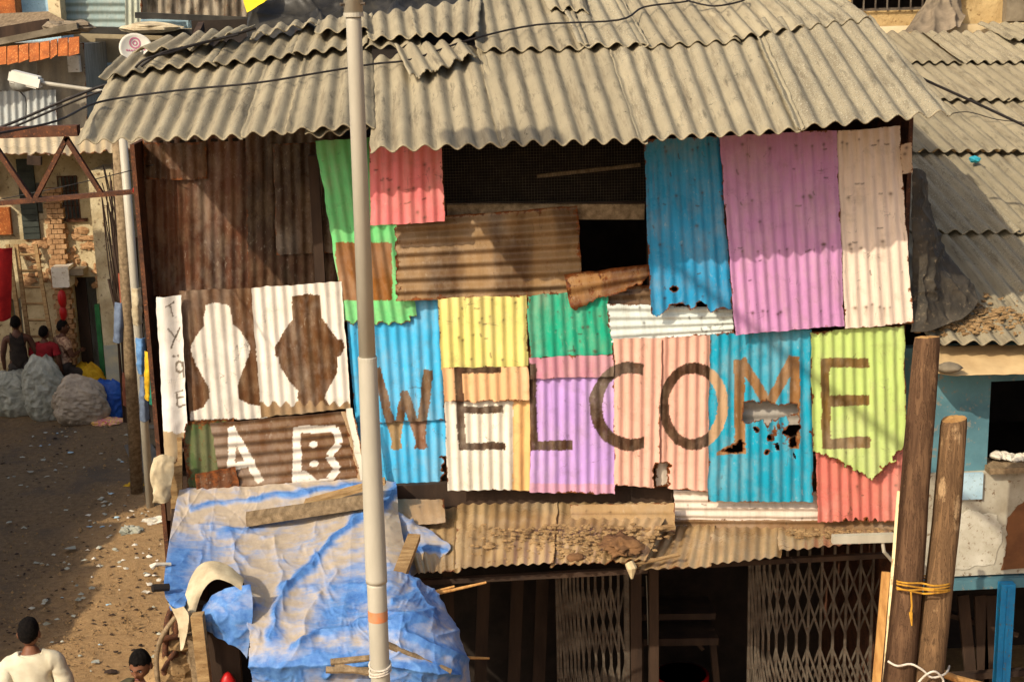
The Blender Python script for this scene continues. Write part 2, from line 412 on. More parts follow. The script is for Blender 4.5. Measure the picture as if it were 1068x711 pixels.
# ================================================================== the shack
BR_ = lin(74,50,35)      # brown lettering paint
def brush(C, m, c, x, y, a=None):
    k = smooth(.30,.52,fbm(x*.16,y*.16,71,4)*.6+fbm(x*.7,y*.12,72,3)*.4); k = (.94+.06*k)*m
    t = (.72+.42*fbm(x*.11,y*.05,73,4))[...,None]
    C[..., :3] = C[..., :3]*(1-k[...,None])+np.array(c)*t*k[...,None]
    if a is not None: C[..., 3] = np.where(m, a+.25*fbm(x*.09,y*.09,74,3), C[..., 3])
    return C
def put(C, m, c, a=None):
    C[..., :3] = np.where(m[...,None], np.array(c), C[..., :3])
    if a is not None: C[..., 3] = np.where(m, a, C[..., 3])
    return C
shack = thing('tin_shack', 'two storey shack of patchwork painted corrugated tin spelling WELCOME under a grey cement roof', 'shack', (0.3, 0, 0))

SL = math.radians(15)
def roofplane(a, b):
    d = np.array([0, math.cos(SL), math.sin(SL)]); n = np.cross(b-a, d); n /= np.linalg.norm(n)
    return (a, n)
RPL = roofplane(P(388,157,-.93), P(988,127,-.93))
LPL = roofplane(P(80,148,-.52), P(358,133,-.52))
def up(pt, yt, vp=(440,-370)):
    k = (pt[1]-yt)/(pt[1]-vp[1]); return (pt[0]+(vp[0]-pt[0])*k, yt)
def upl(pt, dy): return up(pt, pt[1]-dy)
def roofs(pl, quad, off, tone=1.0, lichen=0.0, rag=0.0, keep=None, label=None, name='roof_sheet', parent=None, pitch=.130, amp=.0235):
    return sheet(parent or shack, name, quad, plane=pl, pitch=pitch, amp=amp, step=.02, mat='ac', off=off, dent=.006, edge=.005,
                 paint=lambda C,x,y,u,v: np.stack([np.full(u.shape,tone), np.full(u.shape,lichen), u*0, u*0+1], -1),
                 thick=.008, nails=0, rag=rag, keep=keep, label=label)
def rowline(pts):
    return lambda x: float(np.interp(x, [p[0] for p in pts], [p[1] for p in pts]))
# front row, right hand block
ev = rowline([(388,157),(528,152),(672,150),(780,144),(949,130),(992,124)])
tones = [.97,.90,1.02,.93]; lics = [.05,.1,.35,.9]
xb = [386,530,674,838,992]; xt = [388,505,640,790,908]; yt = [62,50,47,28,20]
for i in range(4):
    roofs(RPL, [(xt[i]-(8 if i else 0),yt[i]),(xt[i+1],yt[i+1]),(xb[i+1]+1,ev(xb[i+1])),(xb[i]-(9 if i else 0),ev(xb[i])+.3)], (.012*i,.012*i), tones[i], lics[i])
# second row, right hand block
lo = [(497,60),(612,57),(676,56),(770,50),(838,37),(906,27)]
for i in range(5):
    a, b = lo[i], lo[i+1]
    b = (b[0]+2, b[1]); a = (a[0]-(9 if i else 0), a[1]+(.2 if i else 0))
    roofs(RPL, [up(a,-75), up(b,-75), b, a], (.0,.05+.012*(i%2)), [.92,1.0,.94,1.03,.95][i], [.05,.55,.25,.15,.7][i])
# small torn patch lying on the second row
roofs(RPL, [(545,-40),(600,-40),(614,24),(574,22)], (.06,.085), .97, .2, rag=.08)
# left block
evl = rowline([(80,149),(251,143),(358,134)])
for k,(a,b,ta,tb) in enumerate([(78,252,(117,72),(284,52)),(250,300,(282,52),(323,47)),(298,392,(321,47),(388,42))]):
    roofs(LPL, [ta, tb, (b,evl(b)), (a,evl(a))], (0,.0+.006*k), [.94,1.0,.90][k], [.3,.1,.0][k], pitch=.120, amp=.022)
for k,(bl,br) in enumerate([((104,90),(160,79)),((158,80),(226,76)),((224,75),(308,65)),((306,65),(384,57)),((382,57),(440,56))]):
    roofs(LPL, [upl(bl,30 if k<3 else 38), upl(br,30 if k<3 else 40), br, bl], (.0,.05+.01*(k%2)), [.92,1.0,.88,.97,.93][k], [.3,.2,.1,.1,0][k])
for k,(q) in enumerate([[(170,47),(216,40),(203,66),(142,68)],[(214,40),(268,33),(254,50),(200,67)],[(266,36),(334,26),(332,39),(262,54)],
                        [(332,26),(384,21),(386,48),(330,50)],[(382,22),(430,15),(436,54),(384,56)],[(428,15),(502,4),(500,52),(434,54)]]):
    roofs(LPL, q, (.04,.105+.012*(k%2)), [1.0,.96,1.03,.97,1.0,1.02][k], [.2,.35,.1,.1,.05,.1][k], rag=.05 if k in (1,2) else 0)
# torn sheet bridging the two blocks
roofs(RPL, [(412,58),(486,52),(498,68),(430,95)], (.06,.075), .99, .1, rag=.10)
# short offcut under the eave by the lamp post
roofs(LPL, [(318,120),(384,114),(384,132),(318,137)], (-.03,-.035), .95, 0)

# frame and dark inside ------------------------------------------------
xl = P(152,300,.4)[0]; xr = P(949,300,0)[0]; ZT = 5.35
def part(name, mb, mat, **k): return mb.build(name, mat, shack, **k)
m = MB(); m.box(xl-.03, xl, .42, 3.3, 0, ZT-.05); part('side_wall', m, 'rust_iron')
m = MB(); m.box(xr-.03, xr, .06, 3.3, 0, ZT+.0); part('side_wall', m, 'rust_iron')
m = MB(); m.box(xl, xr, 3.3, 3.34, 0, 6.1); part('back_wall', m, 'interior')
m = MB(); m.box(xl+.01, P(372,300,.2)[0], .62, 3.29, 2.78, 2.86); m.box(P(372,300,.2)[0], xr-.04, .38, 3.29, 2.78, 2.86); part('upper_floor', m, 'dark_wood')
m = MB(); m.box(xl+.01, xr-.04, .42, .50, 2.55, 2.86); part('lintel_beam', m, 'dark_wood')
m = MB(); m.box(xl+.01, xr-.04, .25, 3.29, .05, .12); part('shade_floor', m, 'interior')  # dark slab added over the earth so the shop inside stays black
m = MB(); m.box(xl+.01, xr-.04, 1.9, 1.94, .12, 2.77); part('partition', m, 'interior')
m = MB()
for x in np.linspace(xl+.1, xr-.1, 7): m.beam((x,.62,5.36), (x,3.2,6.05), .05, .08)
part('rafter', m, 'dark_wood')
m = MB(); m.add([(xl+.02,.66,5.30),(xr-.05,.66,5.30),(xr-.05,3.28,5.98),(xl+.02,3.28,5.98),(xl+.02,.66,5.28),(xr-.05,.66,5.28),(xr-.05,3.28,5.96),(xl+.02,3.28,5.96)], [(0,1,2,3),(7,6,5,4),(0,4,5,1),(1,5,6,2),(2,6,7,3),(3,7,4,0)]); part('shade_ceiling', m, 'interior')  # dark lining added under the roof so the mesh window reads black
m = MB()
for x in (P(329,200,.3)[0], P(452,200,.3)[0], P(680,200,.3)[0]): m.box(x-.035, x+.035, .26, .33, 0, 5.2)
part('post', m, 'dark_wood')

S = lambda *a, **k: sheet(shack, 'wall_sheet', *a, **k)
# ---- brown rusted sheets of the left corner
rustb = lin(112,66,38)
def pr(c1, c2, sc=.05, sd=1):
    def f(C,x,y,u,v):
        n = fbm(x*sc, y*sc*.35, sd, 5)[...,None]
        C[..., :3] = np.array(c1)*(1-smooth(.35,.65,n))+np.array(c2)*smooth(.35,.65,n); return C
    return f
S([(148,140),(264,136),(264,306),(153,309)], .66, col=(112,66,38), paint=pr(lin(94,55,34),lin(74,46,32)), wear=.2, step=.012)
S([(256,136),(352,130),(352,302),(259,305)], .635, col=(100,60,36), paint=pr(lin(80,53,36),lin(60,42,30),.05,3), wear=.18, step=.012)
S([(285,150),(350,148),(352,263),(288,266)], .605, col=(88,56,36), paint=pr(lin(82,56,36),lin(64,45,32),.05,5), wear=.22, step=.012)
S([(150,150),(215,148),(216,187),(150,188)], .63, col=(88,56,36), paint=pr(lin(92,60,40),lin(72,50,35),.05,6), wear=.3, step=.012)
# ---- painted heads
def head1(x, y):
    return inpoly(x, y, [(215,318),(222,316),(239,318),(243,338),(252,347),(258,356),(261,362),(260,370),(255,384),(250,396),(248,406),(249,416),(258,421),(274,424),(277,436),(198,438),(200,429),(212,424),(219,414),(218,402),(210,391),(203,376),(199,366),(200,358),(205,350),(212,341)])
def head2(x, y):
    return inpoly(x, y, [(304,309),(320,307),(334,308),(335,330),(346,345),(352,354),(356,353),(359,362),(356,371),(352,372),(351,390),(343,404),(339,414),(346,428),(306,432),(310,420),(311,408),(301,397),(293,384),(290,373),(287,371),(286,360),(290,356),(295,347),(305,333)])
white = lin(232,222,206); hb = lin(96,62,34)
def p_h1(C,x,y,u,v):
    C = put(C, x > -1, lin(92,60,36), .22)
    C = brush(C, head1(x,y), white, x, y, .1); C = put(C, (x > 262+(y-300)*.085) & (y>304), white, .2); return C
def p_h2(C,x,y,u,v):
    C = put(C, x > -1, white, .22); C = brush(C, head2(x,y), hb, x, y, .1); 
    C = put(C, (y > 421+3*np.sin(x*.5)), lin(150,120,84), .4); return C
S([(186,303),(268,300),(279,436),(198,439)], .16, paint=p_h1, label='brown sheet with a white head shape painted on it', nails=10)
S([(262,300),(356,293),(366,425),(273,435)], .13, paint=p_h2, label='white sheet with a brown head shape painted on it', nails=10)
def p_tape(C,x,y,u,v):
    C = put(C, x > -1, white, .25); C = put(C, u>.4, lin(150,110,78), .5); return C
# ---- A B board
def p_ab(C,x,y,u,v):
    C = put(C, x>-1, lin(104,70,40), .22)
    A = bar(x,y,(243,446),(240,504),8)|bar(x,y,(241,446),(272,502),8.5)|bar(x,y,(240,487),(266,481),7)
    B = bar(x,y,(310,446),(309,507),9)|bar(x,y,(306,449),(350,446),7.5)|bar(x,y,(350,446),(354,462),8)|bar(x,y,(354,462),(343,475),8)|bar(x,y,(343,475),(352,489),8)|bar(x,y,(352,489),(344,499),8)|inpoly(x,y,[(306,492),(318,491),(332,500),(346,497),(348,503),(306,508)])
    B |= (np.hypot(x-327,y-463) < 4)|(np.hypot((x-328)*.7,y-484) < 3.4)
    return brush(C, A|B, white, x, y, .1)
S([(219,441),(364,428),(376,499),(231,512)], .12, d='h', pitch=.082, amp=.011, paint=p_ab, label='brown ribbed sheet painted with white letters A and B')
S([(190,440),(244,436),(246,510),(196,514)], .16, col=(74,92,52), paint=pr(lin(72,94,54),lin(96,100,66),.06,8), wear=.45)
S([(204,494),(246,486),(250,516),(204,518)], .10, col=(100,64,40), wear=.6, amp=.004)
S([(356,428),(368,428),(384,500),(374,503)], .10, col=(176,146,110), wear=.2, amp=.003, nails=0)
# ---- long white strip with black letters at the corner
ink = lin(112,102,90)
def p_ty(C,x,y,u,v):
    C = put(C, x>-1, lin(228,220,208), .18)
    C = put(C, y > 446+8*fbm(x*.2,y*0,3), lin(176,152,116), .35)
    L = bar(x,y,(172,321),(182,315),1.7)|bar(x,y,(177,318),(180,330),1.7)
    L |= bar(x,y,(175,343),(182,352),1.7)|bar(x,y,(187,341),(178,364),1.7)
    L |= (np.abs(np.hypot((x-187)*1.1,(y-382)*.75)-4.2) < 1.0)|bar(x,y,(191,376),(192,393),1.8)|(np.hypot(x-182,y-371) < 1.4)|(np.hypot(x-186,y-370.5) < 1.4)
    L |= bar(x,y,(184,409),(186,424),1.8)|bar(x,y,(184,409),(192,407),1.7)|bar(x,y,(185,416),(192,414),1.7)|bar(x,y,(186,424),(194,422),1.7)
    return put(C, L, ink, .05)
S([(163,310),(189,307),(196,478),(171,484)], .11, paint=p_ty, pitch=.17, amp=.018, wear=.3, dent=.03, rag=.06, keep=lambda x,y,u,v: (x < np.interp(y,[309,340,420,450,470,485],[189,193,196,194,190,186])), keepn=8, label='long white strip with thin dark handwritten letters', nails=2)
m = MB(); m.beam(P(184,455,.14), P(185,540,.14), .075, .05, jit=.004); part('corner_post', m, 'plank')

# ---- green sheet by the lamp post, pink sheet
def p_green(C,x,y,u,v):
    C = put(C, x>-1, lin(112,204,124), .16)
    k = fbm(x*.09, y*.012, 77, 4)
    rb = np.array(lin(126,74,34))*(1-k[...,None])*1.2+np.array(lin(150,98,36))*k[...,None]*.9
    m_ = (y > 253) & (y < 313) & (x > 349+(y-253)*.1) & (x < 409)
    C[..., :3] = np.where(m_[...,None], rb, C[..., :3]); C[..., 3] = np.where(m_, .3, C[..., 3]); return C
S([(329,147),(407,142),(436,341),(361,345)], .145, paint=p_green, keep=lambda x,y,u,v: ~((y > 330) & (x > 428)) & (y < 337+1.5*np.sin(x*.5)) & ~((x>413)&(y<300)&(x>426)), label='pale green sheet with a broad rust brown band', rag=.02)
S([(385,148),(460,146),(464,231),(386,235)], -.10, col=(222,116,116), label='salmon pink sheet', nails=9)
# ---- wire mesh window, board, brown ribbed sheet, torn hole
m = MB()
a, b, c_ = P(459,146,.22), P(676,146,.22), P(459,216,.22)
for x in np.arange(a[0], b[0], .02): m.beam((x,.22,c_[2]), (x,.22,a[2]+.05), .0018, .0018)
for z in np.arange(c_[2], a[2]+.05, .02): m.beam((a[0],.222,z), (b[0],.222,z), .0018, .0018)
win = part('window', MB().beam(P(458,214,.25), P(678,214,.25), .05, .05), 'dark_wood')
m.build('wire_mesh', 'mesh_wire', win)
m = MB(); m.beam(P(560,184,.5), P(668,172,.45), .03, .025); m.build('stick', 'grey_wood', win)
m = MB(); m.beam(P(466,221,.16), P(672,221,.16), .03, .105, jit=.006); part('sill_board', m, 'grey_wood')
S([(411,229),(603,215),(607,308),(413,314)], .09, d='h', pitch=.092, amp=.017, col=(146,110,68), paint=pr(lin(146,114,76),lin(96,70,46),.03,12), wear=.36,
  keep=lambda x,y,u,v: x > 411.5+2.4*np.sin(y*.41), keepn=2.5, label='bare brown sheet with horizontal ribs', nails=14)
S([(588,286),(679,276),(677,304),(596,326)], -.02, d='h', pitch=.11, amp=.016, paint=pr(lin(152,110,64),lin(104,66,38),.06,15), wear=.5, dent=.02,
  keep=lambda x,y,u,v: (y < np.interp(x,[588,600,610,622,640,655,668,677],[322,323,319,311,308,301,296,288])), label='torn rusty flap hanging below the hole')
S([(628,300),(684,296),(684,322),(630,324)], .06, d='h', col=(110,84,60), wear=.4)
# ---- upper right: blue, purple, off white
S([(671,146),(750,142),(765,328),(679,333)], -.09, col=(28,142,190), wear=.26, nails=10,
  keep=lambda x,y,u,v: (y < np.interp(x,[679,684,690,700,712,722,730,742,752,765],[326,331,328,318,316,323,314,325,321,324])) & ~((np.hypot((x-703)*.8,(y-301)*1.8) < 3.4)) & ~(np.hypot((x-729)*.9,(y-317)) < 2.6), label='bright blue sheet with a rusted ragged lower edge')
S([(750,142),(873,136),(881,340),(767,349)], -.13, col=(196,138,184), nails=16, label='mauve purple sheet')
S([(872,137),(938,132),(952,337),(881,343)], -.11, col=(232,210,190), nails=12, label='off white pinkish sheet')
S([(938,150),(951,149),(952,181),(941,181)], -.14, col=(190,160,128), amp=.001, nails=1, wear=.2)
S([(633,317),(764,321),(766,347),(638,357)], .0, d='h', pitch=.055, amp=.009, col=(214,222,214), wear=.22, label='pale bluish white strip with horizontal ribs')
# ---- WELCOME row
def W_(x,y): return bar(x,y,(392,384),(415,468),9.5)|bar(x,y,(411,468),(423,408),8.5)|bar(x,y,(421,408),(441,468),9.5)|bar(x,y,(437,468),(447,385),10.5)
def E1(x,y): return inpoly(x,y,[(474,382),(481.5,382),(486,469),(478,469)])|inpoly(x,y,[(474,382),(523,382),(523,389),(474,389.5)])|inpoly(x,y,[(478,424),(525,423),(525,430.5),(478,431.5)])|inpoly(x,y,[(478,461),(527,461),(527,469),(478,469)])
def L_(x,y): return inpoly(x,y,[(551,379),(559,379),(561,470),(551,470)])|inpoly(x,y,[(551,460),(597,459),(597,469),(551,470)])
def C_(x,y):
    k = ((x-657)/42.0)**2+((y-423.5)/46.5)**2; q = ((x-659)/31.5)**2+((y-423.5)/34.5)**2
    return (k < 1) & (q > 1) & (x < 671.5)
def O_(x,y):
    k = ((x-723.5)/36.0)**2+((y-423.5)/45.5)**2; q = ((x-723)/25.5)**2+((y-423.5)/34)**2
    return (k < 1) & (q > 1)
def M_(x,y): return bar(x,y,(770.5,375),(772,472),11)|bar(x,y,(772,375),(803,424),11)|bar(x,y,(828,373),(801,424),11)|bar(x,y,(829,372),(829,468),10.5)
def E2(x,y): return inpoly(x,y,[(856,373),(865,373),(867,467),(857,467)])|inpoly(x,y,[(856,373),(906,373),(906,383),(856,384)])|inpoly(x,y,[(860,412),(907,411),(907,422),(860,424)])|inpoly(x,y,[(857,457),(908,455),(908,467),(857,468)])
def paintl(base, fn, c, wear=.16, a=.12):
    def f(C,x,y,u,v):
        C = put(C, x>-1e9, base); nz = fbm(x*.25,y*.06,41,4)[...,None]
        mm = fn(x,y); return brush(C, mm, c, x, y, a)
    return f
blue = lin(58,178,226); brown = lin(104,74,48)
S([(359,310),(458,311),(464,438),(371,441)], .17, paint=paintl(blue, W_, brown), nails=10, label='sky blue sheet with the upper half of a brown W', dent=.01)
def p_w2(C,x,y,u,v):
    C = put(C, x>-1, blue); ww = W_(x,y); C = put(C, ww & (x < 428), lin(150,122,82), .2); C = put(C, ww & (x >= 428), lin(112,66,36), .25)
    C[..., 3] += .35*smooth(452,466,x)*smooth(478,500,y); return C
S([(370,431),(465,428),(468,516),(377,514)], .20, paint=p_w2, keep=lambda x,y,u,v: (y < np.where(x<428,508,514)+1.2*np.sin(x)) & ~((x > 462+2.5*np.sin(y*.5)) & (y>476)), label='sky blue sheet with the lower tips of the W', nails=8)
S([(360,425),(367,425),(382,498),(376,500)], -.01, col=(226,220,200), amp=.002, nails=0)
S([(457,311),(550,308),(551,382),(460,385)], .0, col=(230,214,122), label='yellow sheet', nails=9)
S([(461,384),(551,381),(552,418),(463,420)], -.03, paint=paintl(lin(238,184,130), E1, BR_), label='orange strip with the top of a brown E', nails=6, rag=.012)
def p_e(C,x,y,u,v):
    C = put(C, x>-1, lin(236,226,206)); C = put(C, x > 535, lin(238,184,116), .22)
    return brush(C, E1(x,y), BR_, x, y, .1)
S([(463,414),(553,413),(553,511),(467,511)], .01, paint=p_e, label='white sheet with the lower part of a brown E and an orange edge')
S([(550,308),(634,304),(639,370),(552,374)], .0, col=(24,166,128), nails=9, label='emerald green sheet', wear=.24)
S([(552,373),(640,370),(640,393),(553,395)], -.03, paint=paintl(lin(192,128,146), lambda x,y: L_(x,y)|C_(x,y), BR_), label='dusky pink strip across the top of the L', nails=3)
def p_l(C,x,y,u,v):
    C = put(C, x>-1, lin(190,150,212)); C = put(C, y > 504, lin(206,150,176)); return brush(C, L_(x,y)|C_(x,y), BR_, x, y, .1)
S([(552,391),(641,388),(642,515),(553,513)], .0, paint=p_l, label='lilac sheet with a brown L', nails=9, wear=.2)
peach = lin(232,174,152)
pco = paintl(peach, lambda x,y: C_(x,y)|O_(x,y), BR_)
S([(640,354),(690,352),(687,509),(641,506)], -.02, paint=pco, keep=lambda x,y,u,v: ~((x > 683) & (y > 482)), label='peach sheet with the right half of the C')
S([(687,352),(742,349),(740,513),(685,508)], .0, paint=pco, keep=lambda x,y,u,v: ~((x < 697+1.5*np.sin(y)) & (y > 482)), label='peach sheet with the left part of the O')
S([(684,480),(699,478),(698,506),(684,508)], .06, col=(206,190,170), amp=.004, wear=.35, nails=0)
def p_m(C,x,y,u,v):
    C = put(C, x>-1, lin(0,150,178)); k = fbm(x*.12,y*.03,31,5)[...,None]
    mm = M_(x,y)|inpoly(x,y,[(748,471),(766,461),(778,452),(778,473),(748,474)])
    C[..., :3] = np.where(mm[...,None], np.array(lin(136,96,54))*(.6+.8*k), C[..., :3]); C[..., 3] = np.where(mm, .42, C[..., 3])
    oo = O_(x,y); C = put(C, oo, lin(182,148,112), .15)
    C[..., 3] += .5*np.exp(-((x-812)/20)**2-((y-450)/18)**2); return C
def k_m(x,y,u,v):
    h = inpoly(x,y,[(776,420),(786,418),(792,421),(800,418),(814,423),(832,420),(833,430),(820,434),(806,437),(801,444),(795,437),(778,441),(774,438)])
    h |= inpoly(x,y,[(821,434),(832,432),(834,446),(830,456),(832,466),(822,466),(824,456),(816,452),(822,446)])
    h |= inpoly(x,y,[(754,471),(766,465),(773,458),(776,462),(774,471),(762,472)])
    for cx,cy,r in ((789,448,2),(803,456,2.2),(811,465,2.4),(829,476,1.8),(800,472,1.8)): h |= np.hypot(x-cx,(y-cy)*.7) < r
    return ~h
S([(740,349),(846,343),(848,523),(738,523)], -.04, paint=p_m, keep=k_m, label='turquoise sheet with a rusted through M', nails=9, wear=.18)
S([(772,412),(836,410),(836,442),(772,444)], .06, d='h', pitch=.08, amp=.007, col=(166,158,146), wear=.12, nails=0)
def p_e2(C,x,y,u,v):
    C = put(C, x>-1, lin(180,202,112)); k = fbm(x*.2,y*.06,61,4)[...,None]; mm = E2(x,y)
    C[..., :3] = np.where(mm[...,None], np.array(lin(112,84,40))*(.7+.7*k), C[..., :3]); C[..., 3] = np.where(mm, .3, C[..., 3]); return C
S([(845,346),(943,339),(947,504),(848,504)], -.06, paint=p_e2, keep=lambda x,y,u,v: y < np.interp(x,[845,856,864,876,888,898,907,912,920,928,936,947],[470,472,478,482,490,493,502,496,492,484,472,462]), label='lime green sheet with a brown E and a torn lower edge', nails=10, wear=.24, keepn=13)
S([(850,462),(949,452),(949,545),(853,544)], .0, col=(208,112,98), nails=8, label='coral red sheet', keep=lambda x,y,u,v: (y < 544-4*np.clip(np.sin(x*.6),0,1)*(x>875)*(x<915)))
S([(702,511),(856,512),(856,543),(703,542)], .05, d='h', pitch=.06, amp=.009, col=(224,206,188), nails=3)
S([(702,541),(936,541),(936,554),(702,553)], .06, d='h', pitch=.06, amp=.008, col=(132,100,66), nails=3)
# dark boards behind the row
m = MB(); m.box(P(405,500,.2)[0], P(700,500,.2)[0], .14, .2, P(500,552,.2)[2], P(500,500,.2)[2]); part('lintel_board', m, 'dark_wood')

# ================================================================== awning
tan = (176,146,102)
def AW(q, ys, **k):
    ys = tuple((.36 if v_ > .1 else v_) for v_ in ys)
    k.setdefault('dent',.012)
    return AW2(q, ys, **k)
def AW2(q, ys, **k): return sheet(shack, 'awning_sheet', q, Y=ys, col=tan, paint=pr(lin(178,148,104),lin(146,116,76),.06,k.pop('sd',1)), nails=3, wear=.12, step=.012, **k)
AW([(414,518),(487,516),(481,596),(436,598)], (.13,.13,-.85,-.85), sd=1, rag=.02)
AW([(478,513),(583,511),(577,590),(474,595)], (.13,.13,-.9,-.9), sd=2, off=(.0,.02))
AW([(580,511),(706,512),(672,588),(574,592)], (.13,.13,-.9,-.9), sd=3, off=(.0,.01), rag=.05)
AW([(690,548),(746,548),(742,586),(664,590)], (.08,.08,-.85,-.85), sd=4, off=(.0,.03), rag=.02)
AW([(742,548),(816,550),(815,578),(740,586)], (.08,.08,-.8,-.82), sd=5, off=(.0,.015))
AW([(810,551),(930,552),(930,563),(812,575)], (.07,.07,-.8,-.82), sd=6, off=(.0,.0), rag=.06)
sheet(shack, 'awning_sheet', [(410,524),(463,524),(465,549),(421,552)], Y=(.06,.06,-.25,-.25), amp=.002, col=(160,128,90), nails=2, step=.02, off=(.03,.03))
sheet(shack, 'awning_sheet', [(595,529),(704,527),(704,556),(597,553)], Y=(-.02,-.02,-.22,-.22), d='h', pitch=.10, amp=.012, col=(164,132,88), nails=3, step=.012, off=(.02,.02))
m = MB(); m.beam(P(428,607,-.72), P(675,594,-.74), .04, .035); m.beam(P(660,592,-.7), P(935,578,-.4), .04, .035); part('awning_beam', m, 'dark_wood')
m = MB(); m.beam(P(868,562,-.84), P(932,560,-.84), .045, .055); m.tube([P(920,562,-.84),P(922,575,-.84),P(931,585,-.8)], .012); part('metal_rail', m, 'galv')

# dirt lying on the awning (stuff)
m = MB()
for k in range(520):
    px = random.choice((random.gauss(612,42), random.uniform(490,700), random.uniform(820,930), random.gauss(600,30))); py = random.uniform(548,588) if px < 700 else random.uniform(553,562)
    if px < 480 or px > 932: continue
    f = (py-512)/78.0 if px < 700 else (py-551)/20; Yc = .13-1.0*f
    p = P(px, py, Yc); r = random.uniform(.004,.019)*(1.5 if random.random() < .1 else 1)
    m.blob(p+np.array([0,0,.012]), (r*1.5, r, r*.6), 6, 4, k, .5)
m.build('dirt_clods', 'dust_dirt', label='dry earth clods and crumbs scattered over the dusty tin awning', cat='dirt', kind='stuff')
simple('brown_cloth', lin(124,90,58), lin(92,64,40), 9, .95, .6)
m = MB(); m.blob(P(648,572,-.7)+np.array([0,0,.03]), (.13,.14,.04), 30, 18, 5, .8, 3.6); m.blob(P(600,584,-.8)+np.array([0,0,.02]), (.06,.05,.03), 10, 8, 6, .4, 3)
m.build('rag_heap', 'brown_cloth', smooth_=True, label='crumpled brown rag heap lying on the awning above the left gate', cat='rag')
m = MB(); m.beam(P(618,561,-.45), P(702,549,-.30), .05, .025, jit=.004); m.build('loose_plank', 'plank', label='thin pale plank lying slanted on the awning beside the rag heap', cat='plank')
m = MB(); m.beam(P(655,590,-.88), P(708,578,-.75), .035, .012, jit=.004); m.build('loose_batten', 'plank', label='short thin batten on the awning edge above the left gate', cat='plank')
m = MB(); m.tube([P(656,586,-.9),P(659,592,-.92),P(659,603,-.92)], (.03,.035,.008), 8); m.build('hanging_scrap', 'plaster', label='pale scrap of cloth hanging from the awning edge above the left gate', cat='rag')

# ================================================================== gates
def gate(xs, zb, zt, y, label, hi):
    g = thing('folding_gate', label, None, (xs[0], y, zb)); g.parent = shack; g.location = Vector(np.array((xs[0], y, zb))-ORG[shack])
    for i, x in enumerate(xs):
        mb = MB(); mb.box(x-.009, x+.009, y-.009, y+.009, zb, zt); 
        mb.build('bar', 'steel_bar', g)
    mb = MB()
    for zc in hi:
        for i in range(len(xs)-2):
            for sgn in (1,-1):
                yy = y-.013 if sgn > 0 else y+.013
                mb.beam((xs[i],yy,zc+sgn*.28), (xs[i+2],yy,zc-sgn*.28), .016, .003, up=(0,1,0))
    mb.build('lattice', 'steel_bar', g)
    mb = MB(); mb.box(xs[0]-.02, xs[-1]+.02, y-.02, y+.02, zt, zt+.03); mb.build('top_rail', 'steel_bar', g)
    mb = MB(); mb.box(xs[-1]+.0, xs[-1]+.03, y-.02, y+.02, zb, zt); mb.build('end_channel', 'steel_bar', g)
    return g
gy = .34
def gx(px): return P(px, 640, gy)[0]
g1 = [gx(v) for v in (581,584,588,591,595,599,603,608,614,621,629,637,645,652)]
z_ = lambda py: P(640, py, gy)[2]
gate(g1, .05, z_(597), gy, 'left grey folding gate, bars bunched together at its left side', [z_(648), z_(728), .9])
g2 = [gx(v) for v in (781,784,788,791,796,802,810,820,831,843,856,869,882,896,909,923)]
gate(g2, .05, z_(575), gy, 'right grey folding gate, pulled further open across the dark doorway', [z_(637), z_(722), .9])
m = MB(); m.box(gx(657), gx(668), .28, .40, .13, 2.6); part('door_post', m, 'dark_wood')
# inside the shop
m = MB()
for (x0,x1,yy,py,h) in ((668,742,1.0,634,.05),(668,745,1.0,660,.06)):
    a, b = P(x0,py,yy), P(x1,py-1,yy); m.beam(a, b, .35, h)
m.beam(P(742,655,1.0), P(748,720,1.0), .05, .05); m.beam(P(722,664,1.0), P(733,676,1.0), .05, .03); m.beam(P(668,610,1.2), P(668,730,1.2), .05,.05)
m.build('shop_shelf', 'dark_wood', label='rough wooden shelf standing in the dark shop between the two gates', cat='shelf', origin=(P(706,700,1.0)[0],1.0,0))
simple('red_plastic', lin(190,28,24), lin(150,22,20), 3, .4, .05)
m = MB(); c = P(711,706,1.1); m.tube([c+np.array([0,0,z]) for z in (-.34,-.3,-.1,.0,.03,.03,0,-.05)], (.16,.19,.215,.225,.225,.205,.2,.19), 20)
m.build('plastic_tub', 'red_plastic', smooth_=True, label='red plastic tub in the dark shop below the shelf', cat='tub')
m = MB(); m.beam((c[0],1.1,0), (c[0],1.1,c[2]-.345), .5, .5, up=(0,1,0)); m.build('wooden_crate', 'grey_wood', label='wooden crate under the red tub in the dark shop', cat='crate')
m = MB()
for px in (505,540,566): m.beam(P(px,600,1.3), P(px-6,760,1.3), .10, .03)
m.build('leaning_boards', 'dark_wood', label='dark boards standing upright inside the shop left of the left gate', cat='boards')
m = MB(); m.tube([P(674,600,.6),P(675,630,.6),P(676,672,.6)], .004); m.tube([P(677,600,.6),P(679,625,.6),P(684,640,.6)], .004); m.build('hanging_string', 'galv', label='thin strings hanging down inside the shop behind the left gate post', cat='string')
# ================================================================== ground
xs = np.concatenate([[-300,-120,-60,-30,-16], np.arange(-12,-1.5,.1), [0,2,4,8,16,30,60,120,300]])
ys = np.concatenate([[-200,-80,-40,-20,-12], np.arange(-6,20,.12), [22,26,34,50,90,200,600]])
X, Y = np.meshgrid(xs, ys)
msk = smooth(-13,-11,X)*smooth(-1,-2.5,X)*smooth(-7,-5,Y)*smooth(21,19,Y)
Z = msk*(.09*(fbm(X*1.1,Y*1.1,4,5)-.5)+.05*(fbm(X*5,Y*5,9,3)-.5))
idx = np.arange(X.size).reshape(X.shape)
Fq = np.stack([idx[:-1,:-1],idx[:-1,1:],idx[1:,1:],idx[1:,:-1]],-1).reshape(-1,4)
mk('ground', np.stack([X,Y,Z],-1).reshape(-1,3), np.ascontiguousarray(Fq), 'earth', kind='structure', smooth_=True, origin=(0,0,0))
